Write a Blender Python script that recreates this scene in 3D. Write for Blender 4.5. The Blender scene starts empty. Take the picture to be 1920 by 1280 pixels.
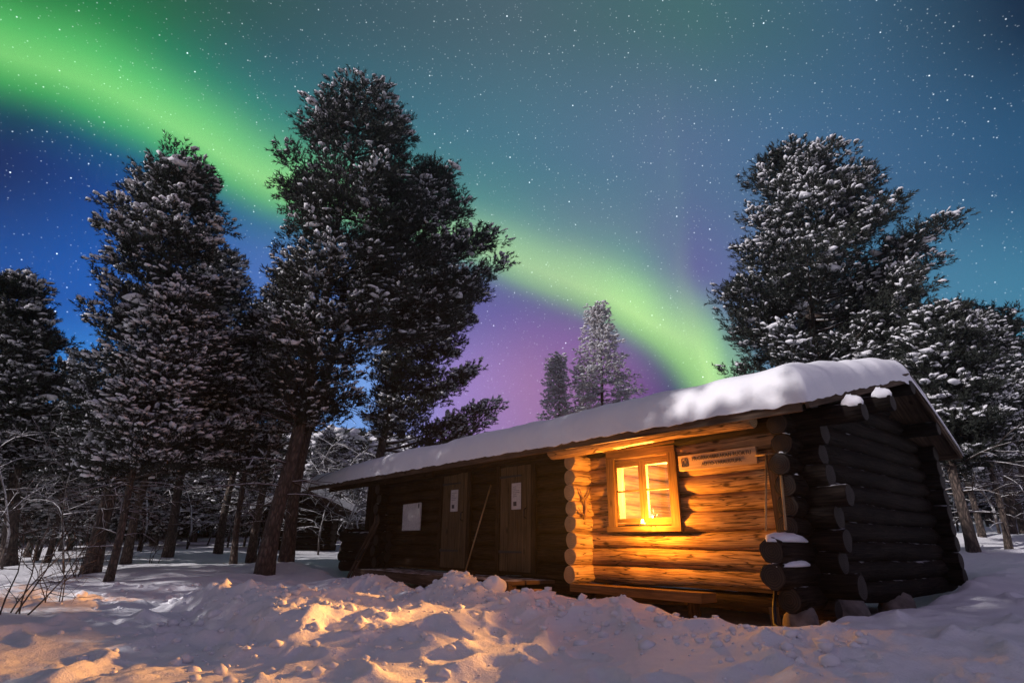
import bpy, bmesh, math, random
import numpy as np
from mathutils import Vector, Matrix
from math import pi, sin, cos, radians, atan2

sc = bpy.context.scene
COL = sc.collection

# ------------------------------------------------------------------ camera
F_PX, PITCH, ROLL, ZC = 1067.0, radians(19.7), radians(.65), 1.0
cd = bpy.data.cameras.new('camera'); cam = bpy.data.objects.new('camera', cd); COL.objects.link(cam)
cd.sensor_width = 36; cd.lens = F_PX / 1920 * 36; cd.clip_end = 2000; cd.clip_start = .05
CAM_R = Matrix.Rotation(pi / 2 + PITCH, 3, 'X') @ Matrix.Rotation(ROLL, 3, 'Z')
cam.matrix_world = Matrix.Translation((0, 0, ZC)) @ CAM_R.to_4x4()
sc.camera = cam

# ------------------------------------------------------------------ render / exposure
sc.render.engine = 'CYCLES'
sc.cycles.use_denoising = True
sc.cycles.max_bounces = 8
sc.cycles.diffuse_bounces = 4
sc.cycles.transparent_max_bounces = 8
sc.cycles.sample_clamp_indirect = 6
sc.cycles.caustics_reflective = False
sc.cycles.caustics_refractive = False
sc.view_settings.view_transform = 'Standard'
sc.view_settings.look = 'None'
sc.view_settings.exposure = 0
sc.view_settings.gamma = 1

def lin(r, g, b):
    f = lambda c: (c / 255 / 12.92) if c <= 10 else ((c / 255 + .055) / 1.055) ** 2.4
    return (f(r), f(g), f(b), 1)

def ray(px, py):
    """direction (1 m of horizontal travel) of a photo pixel: used to read distances off the photograph"""
    d = CAM_R @ Vector((px - 960, 640 - py, -F_PX))
    return d / math.hypot(d.x, d.y)

# ------------------------------------------------------------------ moon
MOON_AZ, MOON_EL = radians(-118), radians(29)     # where the moon stands, azimuth from +Y clockwise
ld = bpy.data.lights.new('moon_light', 'SUN'); moon = bpy.data.objects.new('moon_light', ld); COL.objects.link(moon)
ld.energy = 3.8; ld.angle = radians(.6); ld.color = (1, .93, .95)
mv = Vector((sin(MOON_AZ) * cos(MOON_EL), cos(MOON_AZ) * cos(MOON_EL), sin(MOON_EL)))
moon.rotation_euler = mv.to_track_quat('Z', 'Y').to_euler()

# ------------------------------------------------------------------ night sky with aurora (depends on direction only)
w = bpy.data.worlds.new('World'); sc.world = w; w.use_nodes = True
nt = w.node_tree; nt.nodes.clear()
def wn(t, **k):
    n = nt.nodes.new(t)
    for a, b in k.items(): setattr(n, a, b)
    return n
def wm(op, a, b=None, c=None, clamp=False):
    n = wn('ShaderNodeMath', operation=op, use_clamp=clamp)
    for i, x in enumerate((a, b, c)):
        if x is None: continue
        if isinstance(x, (int, float)): n.inputs[i].default_value = x
        else: nt.links.new(x, n.inputs[i])
    return n.outputs[0]
def wramp(fac, stops, interp='EASE'):
    n = wn('ShaderNodeValToRGB'); cr = n.color_ramp; cr.interpolation = interp
    while len(cr.elements) < len(stops): cr.elements.new(.5)
    for e, (p, c) in zip(cr.elements, stops): e.position = p; e.color = c
    nt.links.new(fac, n.inputs[0]); return n.outputs[0]
def wmix(fac, a, b, mode='MIX'):
    n = wn('ShaderNodeMix', data_type='RGBA', blend_type=mode)
    for s, x in ((n.inputs[0], fac), (n.inputs[6], a), (n.inputs[7], b)):
        if isinstance(x, (int, float)): s.default_value = x
        elif isinstance(x, tuple): s.default_value = x
        else: nt.links.new(x, s)
    return n.outputs[2]
def wcurve(x, pts, lo, hi, vlo, vhi):
    """table y(x) as a float curve, both axes rescaled to 0..1"""
    n = wn('ShaderNodeFloatCurve'); cv = n.mapping.curves[0]
    P = [((a - lo) / (hi - lo), (b - vlo) / (vhi - vlo)) for a, b in pts]
    while len(cv.points) < len(P): cv.points.new(.5, .5)
    for q, (a, b) in zip(cv.points, P): q.location = (a, b); q.handle_type = 'AUTO_CLAMPED'
    n.mapping.update()
    nt.links.new(wm('DIVIDE', wm('SUBTRACT', x, lo), hi - lo), n.inputs[1])
    return wm('ADD', wm('MULTIPLY', n.outputs[0], vhi - vlo), vlo)
def ab(px, py):
    d = ray(px, py); return d.x / d.y, d.z / d.y
tc = wn('ShaderNodeTexCoord'); sep = wn('ShaderNodeSeparateXYZ'); nt.links.new(tc.outputs['Generated'], sep.inputs[0])
Yc = wm('MAXIMUM', sep.outputs[1], .05)
A = wm('DIVIDE', sep.outputs[0], Yc); B = wm('DIVIDE', sep.outputs[2], Yc)
LO, HI = -1.4, 1.4
An = wm('DIVIDE', wm('SUBTRACT', A, LO), HI - LO, clamp=True)
def row(y, cols):
    return wramp(An, [(min(1, max(0, (ab(x, y)[0] - LO) / (HI - LO))), lin(*c)) for x, c in cols], 'LINEAR')
R_top = row(10, [(0, (8, 62, 34)), (300, (34, 78, 66)), (650, (58, 88, 100)), (960, (74, 100, 112)), (1300, (68, 108, 112)), (1600, (58, 94, 120)), (1910, (22, 46, 72))])
R_mid = row(320, [(0, (8, 40, 98)), (250, (12, 66, 142)), (600, (52, 110, 132)), (960, (74, 118, 140)), (1250, (90, 114, 148)), (1500, (70, 108, 146)), (1910, (44, 88, 126))])
R_low = row(560, [(0, (14, 80, 164)), (150, (16, 88, 178)), (600, (84, 120, 190)), (880, (100, 100, 165)), (1080, (120, 94, 158)), (1280, (106, 98, 158)), (1600, (76, 130, 164)), (1910, (68, 130, 162))])
R_hor = row(740, [(0, (30, 120, 205)), (150, (48, 140, 225)), (690, (120, 165, 236)), (850, (160, 132, 205)), (990, (164, 120, 174)), (1150, (146, 98, 160)), (1260, (84, 58, 120)), (1500, (90, 140, 165)), (1910, (84, 150, 170))])
bt, bm_, bl, bh = (ab(960, y)[1] for y in (10, 320, 560, 740))
def ss(x, a, b):
    n = wn('ShaderNodeMapRange', interpolation_type='SMOOTHSTEP'); nt.links.new(x, n.inputs[0])
    n.inputs[1].default_value = a; n.inputs[2].default_value = b; return n.outputs[0]
base = wmix(ss(B, bh, bl), R_hor, R_low)
base = wmix(ss(B, bl, bm_), base, R_mid)
base = wmix(ss(B, bm_, bt), base, R_top)
# aurora arc: lower border as a table over azimuth, soft curtain above it
EDGE = [(-150, 120), (0, 163), (100, 192), (200, 238), (300, 288), (400, 338), (500, 385), (650, 428), (800, 470), (930, 512), (1020, 545), (1100, 578), (1180, 622), (1235, 662), (1275, 700), (1306, 745), (1345, 830), (1400, 960)]
E_ab = [ab(*p) for p in EDGE]
e_lo, e_hi = E_ab[0][0], E_ab[-1][0]; vlo, vhi = min(b for a, b in E_ab), max(b for a, b in E_ab)
Acl = wm('MINIMUM', wm('MAXIMUM', A, e_lo), e_hi + .35)
be = wcurve(wm('MINIMUM', Acl, e_hi), E_ab, e_lo, e_hi, vlo, vhi)
sl = []
for i, (a, b) in enumerate(E_ab):
    j, k = max(0, i - 1), min(len(E_ab) - 1, i + 1)
    g = (E_ab[k][1] - E_ab[j][1]) / (E_ab[k][0] - E_ab[j][0]); sl.append((a, 1 / math.hypot(1, g)))
csl = wm('MAXIMUM', .34, wcurve(wm('MINIMUM', Acl, e_hi), sl, e_lo, e_hi, 0, 1))
wav = wn('ShaderNodeTexNoise'); nt.links.new(tc.outputs['Generated'], wav.inputs['Vector']); wav.inputs['Scale'].default_value = 5; wav.inputs['Detail'].default_value = 2
dist = wm('MULTIPLY', wm('SUBTRACT', B, be), csl)
dist = wm('ADD', dist, wm('MULTIPLY', wm('SUBTRACT', wav.outputs[0], .5), .03))
# widths: the arc is broad overhead on the left and narrow at the right
wid = wcurve(wm('MINIMUM', Acl, e_hi), [(e_lo, 1.75), (ab(200, 200)[0], 1.45), (ab(500, 350)[0], 1.1), (ab(960, 500)[0], .85), (ab(1180, 600)[0], .85), (e_hi, .8)], e_lo, e_hi, 0, 2)
dn = wm('DIVIDE', dist, wid)
Dn = wm('DIVIDE', wm('ADD', dn, .1), 1.0, clamp=True)       # -0.1..0.9 -> 0..1
m = lambda v: (v, v, v, 1)
prof = wramp(Dn, [(.025, m(0)), (.07, m(.2)), (.11, m(.68)), (.152, m(1)), (.2, m(.84)), (.25, m(.5)), (.33, m(.22)), (.46, m(.06)), (.7, m(0))], 'B_SPLINE')
core_r = wramp(Dn, [(.06, lin(70, 150, 100)), (.11, lin(165, 232, 128)), (.15, lin(196, 248, 158)), (.2, lin(176, 236, 156)), (.28, lin(118, 200, 146)), (.45, lin(80, 150, 140))], 'LINEAR')
core_l = wramp(Dn, [(.06, lin(20, 130, 80)), (.11, lin(84, 208, 98)), (.15, lin(138, 234, 128)), (.2, lin(100, 218, 116)), (.28, lin(46, 182, 90)), (.45, lin(34, 130, 92))], 'LINEAR')
core = wmix(ss(A, ab(150, 200)[0], ab(1050, 500)[0]), core_l, core_r)
amp = wcurve(wm('MINIMUM', Acl, e_hi), [(e_lo, .8), (ab(60, 150)[0], .86), (ab(250, 230)[0], .92), (ab(520, 350)[0], .85), (ab(750, 440)[0], .62), (ab(980, 500)[0], .66), (ab(1120, 570)[0], .82), (ab(1200, 620)[0], .97), (e_hi, 1)], e_lo, e_hi, 0, 1)
mask = wm('MULTIPLY', prof, amp)
right_fade = ss(A, ab(1470, 600)[0], ab(1370, 640)[0])
fade_lo = wn('ShaderNodeMapRange', interpolation_type='SMOOTHSTEP'); nt.links.new(A, fade_lo.inputs[0])
fade_lo.inputs[1].default_value = ab(1325, 640)[0]; fade_lo.inputs[2].default_value = ab(1440, 600)[0]; fade_lo.inputs[3].default_value = 1; fade_lo.inputs[4].default_value = 0
mask = wm('MULTIPLY', mask, fade_lo.outputs[0])
lowb = wn('ShaderNodeMapRange', interpolation_type='SMOOTHSTEP'); nt.links.new(B, lowb.inputs[0]); lowb.inputs[1].default_value = ab(1300, 490)[1]; lowb.inputs[2].default_value = ab(1300, 690)[1]; lowb.inputs[3].default_value = 0; lowb.inputs[4].default_value = 1
gate = ss(A, ab(1190, 560)[0], ab(1330, 600)[0])
mask = wm('MULTIPLY', mask, wm('ADD', wm('MULTIPLY', gate, lowb.outputs[0]), wm('SUBTRACT', 1, gate)))
sky = wmix(mask, base, core)
# stars: points of a 3-D cell pattern that happen to lie on the unit sphere
def stars(scale, size, gain):
    v = wn('ShaderNodeTexVoronoi', feature='F1', distance='EUCLIDEAN'); v.inputs['Scale'].default_value = scale
    mp = wn('ShaderNodeMapping'); mp.inputs['Scale'].default_value = (1, 1, 1); mp.inputs['Rotation'].default_value = (.4, .3, .2)
    nt.links.new(tc.outputs['Generated'], mp.inputs[0]); nt.links.new(mp.outputs[0], v.inputs['Vector'])
    s = wm('SUBTRACT', 1, wm('DIVIDE', v.outputs['Distance'], size), clamp=True)
    return wm('MULTIPLY', wm('POWER', s, 1.3), gain)
st = wm('ADD', stars(64, .08, 1.4), wm('ADD', stars(34, .045, 2.8), wm('ADD', stars(105, .12, .75), stars(150, .165, .36))))
sky = wmix(1.0, sky, wmix(1.0, (.85, .93, 1, 1), st, 'MULTIPLY'), 'ADD')
front = ss(sep.outputs[1], -.1, .25)
sky = wmix(front, lin(128, 118, 148), sky)
below = ss(sep.outputs[2], -.12, .0)
sky = wmix(below, lin(40, 50, 70), sky)
bg = wn('ShaderNodeBackground'); nt.links.new(sky, bg.inputs[0]); bg.inputs[1].default_value = 1.0
wo = wn('ShaderNodeOutputWorld'); nt.links.new(bg.outputs[0], wo.inputs[0])
w.cycles.sampling_method = 'MANUAL'; w.cycles.sample_map_resolution = 512

# ------------------------------------------------------------------ materials
def mat(name):
    x = bpy.data.materials.new(name); x.use_nodes = True; t = x.node_tree
    return x, t, t.nodes['Principled BSDF']
def N(t, typ, **k):
    n = t.nodes.new(typ)
    for a, b in k.items(): setattr(n, a, b)
    return n
def nramp(t, fac, stops):
    n = N(t, 'ShaderNodeValToRGB'); cr = n.color_ramp
    while len(cr.elements) < len(stops): cr.elements.new(.5)
    for e, (p, c) in zip(cr.elements, stops): e.position = p; e.color = (*c, 1) if len(c) == 3 else c
    t.links.new(fac, n.inputs[0]); return n.outputs[0]
def noise(t, vec, scale, detail=4, rough=.55):
    n = N(t, 'ShaderNodeTexNoise'); n.inputs['Scale'].default_value = scale; n.inputs['Detail'].default_value = detail; n.inputs['Roughness'].default_value = rough
    t.links.new(vec, n.inputs['Vector']); return n.outputs[0]
def bump(t, h, strength, dist, b):
    n = N(t, 'ShaderNodeBump'); n.inputs['Strength'].default_value = strength; n.inputs['Distance'].default_value = dist
    t.links.new(h, n.inputs['Height']); t.links.new(n.outputs[0], b.inputs['Normal'])
def snow_on_top(t, b, colour, lo, hi, amount_scale):
    """snow that lies on upward faces"""
    g = N(t, 'ShaderNodeNewGeometry'); s = N(t, 'ShaderNodeSeparateXYZ'); t.links.new(g.outputs['Normal'], s.inputs[0])
    tcn = N(t, 'ShaderNodeTexCoord'); nz = noise(t, tcn.outputs['Object'], amount_scale, 3)
    ad = N(t, 'ShaderNodeMath', operation='MULTIPLY_ADD'); t.links.new(nz, ad.inputs[0]); ad.inputs[1].default_value = .9; t.links.new(s.outputs[2], ad.inputs[2])
    mr = N(t, 'ShaderNodeMapRange'); t.links.new(ad.outputs[0], mr.inputs[0]); mr.inputs[1].default_value = lo; mr.inputs[2].default_value = hi
    mx = N(t, 'ShaderNodeMix', data_type='RGBA'); t.links.new(mr.outputs[0], mx.inputs[0])
    t.links.new(colour, mx.inputs[6]); mx.inputs[7].default_value = (.78, .78, .8, 1)
    t.links.new(mx.outputs[2], b.inputs['Base Color'])

def wood_mat(name, dark, mid, light, grain=(1.2, 22, 1), rough=.75, snow=None, bstr=.5, crack=False):
    x, t, b = mat(name); tcn = N(t, 'ShaderNodeTexCoord'); mp = N(t, 'ShaderNodeMapping'); mp.inputs['Scale'].default_value = grain
    t.links.new(tcn.outputs['UV'], mp.inputs[0])
    f = noise(t, mp.outputs[0], 2.2, 6, .62); l = noise(t, tcn.outputs['Object'], 1.7, 3)
    mx = N(t, 'ShaderNodeMath', operation='MULTIPLY_ADD'); t.links.new(l, mx.inputs[0]); mx.inputs[1].default_value = .5
    sb = N(t, 'ShaderNodeMath', operation='SUBTRACT'); t.links.new(f, sb.inputs[0]); sb.inputs[1].default_value = .25; t.links.new(sb.outputs[0], mx.inputs[2])
    c = nramp(t, mx.outputs[0], [(.3, dark), (.5, mid), (.72, light)])
    if crack:
        mp3 = N(t, 'ShaderNodeMapping'); mp3.inputs['Scale'].default_value = (.55, 7, 1); t.links.new(tcn.outputs['UV'], mp3.inputs[0]); cn_ = noise(t, mp3.outputs[0], 1.6, 3, .5)
        cr_ = nramp(t, cn_, [(.478, (1, 1, 1)), (.5, (.12, .12, .12)), (.522, (1, 1, 1))]); mc_ = N(t, 'ShaderNodeMix', data_type='RGBA', blend_type='MULTIPLY'); mc_.inputs[0].default_value = 1; t.links.new(c, mc_.inputs[6]); t.links.new(cr_, mc_.inputs[7]); c = mc_.outputs[2]
        fm = N(t, 'ShaderNodeMath', operation='MULTIPLY'); t.links.new(f, fm.inputs[0]); t.links.new(cr_, fm.inputs[1]); f = fm.outputs[0]
    # knots
    vo = N(t, 'ShaderNodeTexVoronoi'); mp2 = N(t, 'ShaderNodeMapping'); mp2.inputs['Scale'].default_value = (2.0, 4.5, 1); t.links.new(tcn.outputs['UV'], mp2.inputs[0]); t.links.new(mp2.outputs[0], vo.inputs['Vector']); vo.inputs['Scale'].default_value = 1
    k = nramp(t, vo.outputs['Distance'], [(.06, (0, 0, 0)), (.14, (1, 1, 1))])
    mk = N(t, 'ShaderNodeMix', data_type='RGBA'); t.links.new(k, mk.inputs[0]); mk.inputs[6].default_value = (*[v * .55 for v in dark], 1); t.links.new(c, mk.inputs[7])
    if snow: snow_on_top(t, b, mk.outputs[2], *snow)
    else: t.links.new(mk.outputs[2], b.inputs['Base Color'])
    b.inputs['Roughness'].default_value = rough; b.inputs['Specular IOR Level'].default_value = .08
    bump(t, f, bstr, .012, b); return x
M = {}
M['log'] = wood_mat('weathered_log_lit', (.13, .07, .034), (.34, .2, .095), (.54, .34, .165), crack=True, bstr=.9)  # lit copy of the log wood, lightened so the window wall glows
M['log_dark'] = wood_mat('shade_darkened_log', (.005, .004, .0035), (.012, .009, .0075), (.036, .026, .02), crack=True, bstr=1, snow=(1.36, 1.5, 4))  # shaded copy of the log wood: gable and corner darkness put into the colour
M['log_shade'] = wood_mat('shaded_log', (.012, .007, .0045), (.028, .017, .01), (.06, .035, .02), crack=True, bstr=.9)  # shaded copy of the log wood for the dim door side
M['plank'] = wood_mat('door_planks', (.05, .034, .02), (.095, .065, .036), (.15, .1, .056), grain=(.8, 14, 1))
M['trim'] = wood_mat('window_trim', (.075, .042, .02), (.14, .08, .038), (.22, .13, .065), grain=(1, 18, 1), bstr=.2)
M['board'] = wood_mat('fascia_board', (.035, .023, .016), (.08, .053, .037), (.15, .105, .075), grain=(.8, 14, 1), snow=(1.42, 1.6, 5))
M['signwood'] = wood_mat('sign_board', (.36, .23, .13), (.5, .34, .2), (.6, .43, .27), grain=(.8, 16, 1), bstr=.15)
M['bark'] = wood_mat('pine_bark', (.035, .024, .018), (.1, .064, .045), (.22, .14, .095), grain=(2.2, 5, 1), rough=.9, snow=(1.5, 1.75, 4), bstr=1)
x, t, b = mat('pine_bark'); tcn = N(t, 'ShaderNodeTexCoord'); mp = N(t, 'ShaderNodeMapping'); mp.inputs['Scale'].default_value = (1, 1, .35); t.links.new(tcn.outputs['Object'], mp.inputs[0])
vo = N(t, 'ShaderNodeTexVoronoi', feature='DISTANCE_TO_EDGE'); vo.inputs['Scale'].default_value = 16; t.links.new(mp.outputs[0], vo.inputs['Vector']); nz = noise(t, mp.outputs[0], 9, 5, .65)
md = N(t, 'ShaderNodeMath', operation='MULTIPLY_ADD'); t.links.new(vo.outputs[0], md.inputs[0]); md.inputs[1].default_value = 1.2; t.links.new(nz, md.inputs[2])
cc = nramp(t, md.outputs[0], [(.35, (.014, .011, .009)), (.6, (.055, .04, .032)), (.9, (.13, .095, .075))])
rp = N(t, 'ShaderNodeRGB'); mxx = N(t, 'ShaderNodeMix', data_type='RGBA'); mxx.inputs[0].default_value = 0; t.links.new(cc, mxx.inputs[6]); snow_on_top(t, b, mxx.outputs[2], 1.28, 1.5, 5)
b.inputs['Roughness'].default_value = .9; bump(t, md.outputs[0], 1, .05, b); t.nodes.remove(rp); M['bark'] = x
M['limb'] = wood_mat('snowy_limb', (.03, .022, .018), (.06, .045, .036), (.1, .075, .06), grain=(2, 6, 1), rough=.9, snow=(.75, 1.05, 6), bstr=.5)
M['inner'] = wood_mat('dark_inner_wood', (.025, .014, .008), (.06, .034, .018), (.1, .06, .03), grain=(1, 18, 1), bstr=.2)  # wood darkened so the strong lamp does not blow out the panes
M['log_pale'] = wood_mat('glow_pale_log', (.26, .16, .08), (.5, .33, .18), (.66, .47, .28), crack=True, bstr=.8)  # palest copy of the log wood, so the stacked ends look lamp-lit
def endgrain(name, a, c):
    x, t, b = mat(name); tcn = N(t, 'ShaderNodeTexCoord'); wv = N(t, 'ShaderNodeTexWave', wave_type='RINGS', rings_direction='SPHERICAL'); t.links.new(tcn.outputs['UV'], wv.inputs['Vector'])
    wv.inputs['Scale'].default_value = 14; wv.inputs['Distortion'].default_value = 2.5; wv.inputs['Detail'].default_value = 3
    n = noise(t, tcn.outputs['Object'], 9, 4); ad = N(t, 'ShaderNodeMath', operation='MULTIPLY'); t.links.new(wv.outputs['Fac'], ad.inputs[0]); t.links.new(n, ad.inputs[1])
    t.links.new(nramp(t, ad.outputs[0], [(.1, a), (.5, c)]), b.inputs['Base Color']); b.inputs['Roughness'].default_value = .8
    bump(t, wv.outputs['Fac'], .3, .01, b); return x
M['end'] = endgrain('log_end_grain', (.25, .15, .07), (.55, .36, .18))  # end grain lightened to add to the glow beside the window
M['end_dark'] = endgrain('dark_log_end_grain', (.008, .0055, .004), (.035, .022, .015))  # darkened copy of the end grain, shade put into the colour
def snowmat(name, s1, s2, strength, dist):
    x, t, b = mat(name); tcn = N(t, 'ShaderNodeTexCoord')
    a = noise(t, tcn.outputs['Object'], s1, 6, .6); c = noise(t, tcn.outputs['Object'], s2, 4, .6)
    ad = N(t, 'ShaderNodeMath', operation='MULTIPLY_ADD'); t.links.new(c, ad.inputs[0]); ad.inputs[1].default_value = .35; t.links.new(a, ad.inputs[2])
    t.links.new(nramp(t, a, [(.3, (.76, .77, .8)), (.7, (.83, .83, .84))]), b.inputs['Base Color'])
    b.inputs['Roughness'].default_value = .7; b.inputs['Specular IOR Level'].default_value = .2
    bump(t, ad.outputs[0], strength, dist, b); return x
M['snow'] = snowmat('ground_snow', 9, 70, .55, .05)
M['roofsnow'] = snowmat('settled_snow', 3, 40, .3, .03)
def plain(name, c, rough=.6, metal=0, c2=None, sc_=20):
    x, t, b = mat(name); tcn = N(t, 'ShaderNodeTexCoord'); n = noise(t, tcn.outputs['Object'], sc_, 4)
    c2 = c2 or tuple(v * .7 for v in c)
    t.links.new(nramp(t, n, [(.35, c2), (.65, c)]), b.inputs['Base Color']); b.inputs['Roughness'].default_value = rough; b.inputs['Metallic'].default_value = metal
    return x
M['twigsnow'] = plain('clinging_snow', (.8, .8, .82), .8, c2=(.66, .67, .7), sc_=6)
M['iron'] = plain('dark_iron', (.04, .04, .045), .45, .8)
M['steel'] = plain('worn_steel', (.3, .3, .32), .4, .9)
M['paper'] = plain('notice_paper', (.62, .58, .56), .7, c2=(.5, .46, .44), sc_=25)
M['ink'] = plain('printed_ink', (.06, .05, .05), .7)
M['rock'] = plain('field_stone', (.24, .2, .17), .85, c2=(.1, .085, .075), sc_=7)
M['antler'] = plain('antler_bone', (.3, .17, .09), .6, c2=(.16, .09, .05))
M['handle'] = plain('ash_handle', (.4, .26, .12), .55, c2=(.3, .19, .09))
M['wax'] = plain('candle_wax', (.85, .78, .6), .5)
M['cloth'] = plain('dark_cloth', (.03, .018, .012), .9)
def needles(name, c1, c2):
    x, t, b = mat(name); tcn = N(t, 'ShaderNodeTexCoord'); n = noise(t, tcn.outputs['Object'], 1.3, 4)
    t.links.new(nramp(t, n, [(.35, c1), (.65, c2)]), b.inputs['Base Color']); b.inputs['Roughness'].default_value = .6; b.inputs['Specular IOR Level'].default_value = .2
    return x
M['needle'] = needles('pine_needles', (.016, .021, .017), (.036, .04, .032))
M['needle_far'] = needles('spruce_needles', (.42, .39, .38), (.58, .54, .53))  # frosted tone, lightened further against the shade these spruces stand in
x, t, b = mat('window_glass'); t.nodes.remove(b)
tr = N(t, 'ShaderNodeBsdfTransparent'); gl = N(t, 'ShaderNodeBsdfGlossy'); gl.inputs['Roughness'].default_value = .03; fr = N(t, 'ShaderNodeFresnel'); fr.inputs[0].default_value = 1.45
mx = N(t, 'ShaderNodeMixShader'); t.links.new(fr.outputs[0], mx.inputs[0]); t.links.new(tr.outputs[0], mx.inputs[1]); t.links.new(gl.outputs[0], mx.inputs[2]); t.links.new(mx.outputs[0], t.nodes['Material Output'].inputs[0]); M['glass'] = x
x, t, b = mat('flame'); t.nodes.remove(b); em = N(t, 'ShaderNodeEmission'); em.inputs[0].default_value = (1, .62, .14, 1); em.inputs[1].default_value = 60; tr = N(t, 'ShaderNodeBsdfTransparent'); ad = N(t, 'ShaderNodeAddShader'); t.links.new(em.outputs[0], ad.inputs[0]); t.links.new(tr.outputs[0], ad.inputs[1]); t.links.new(ad.outputs[0], t.nodes['Material Output'].inputs[0]); M['flame'] = x

# ------------------------------------------------------------------ helpers
def tag(o, label=None, cat=None, group=None, kind=None):
    if label: o['label'] = label
    if cat: o['category'] = cat
    if group: o['group'] = group
    if kind: o['kind'] = kind
    return o
def empty(name, loc, rz, label, cat, group=None):
    o = bpy.data.objects.new(name, None); COL.objects.link(o); o.location = loc; o.rotation_euler = (0, 0, rz); o.empty_display_size = .2
    return tag(o, label, cat, group)
def link(name, me, parent=None):
    o = bpy.data.objects.new(name, me); COL.objects.link(o)
    if parent: o.parent = parent
    return o
def copy_tree(o, parent=None):
    c = o.copy(); COL.objects.link(c)
    if parent: c.parent = parent
    for ch in list(o.children): copy_tree(ch, c)
    return c
def np_mesh(name, V, Fq, mats, mi=None, smooth=False, uv=None):
    """mesh from numpy arrays; Fq (n,3) or (n,4)"""
    me = bpy.data.meshes.new(name); n, k = Fq.shape
    me.vertices.add(len(V)); me.vertices.foreach_set('co', np.ascontiguousarray(V, dtype=np.float32).ravel())
    me.loops.add(n * k); me.loops.foreach_set('vertex_index', np.ascontiguousarray(Fq, dtype=np.int32).ravel())
    me.polygons.add(n); me.polygons.foreach_set('loop_start', np.arange(0, n * k, k, dtype=np.int32))
    for m_ in mats: me.materials.append(m_)
    if mi is not None: me.polygons.foreach_set('material_index', mi.astype(np.int32))
    me.polygons.foreach_set('use_smooth', np.full(n, smooth))
    if uv is not None:
        l = me.uv_layers.new(name='UVMap'); l.data.foreach_set('uv', np.ascontiguousarray(uv, dtype=np.float32).ravel())
    me.update(calc_edges=True); me.validate(); return me

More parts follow.
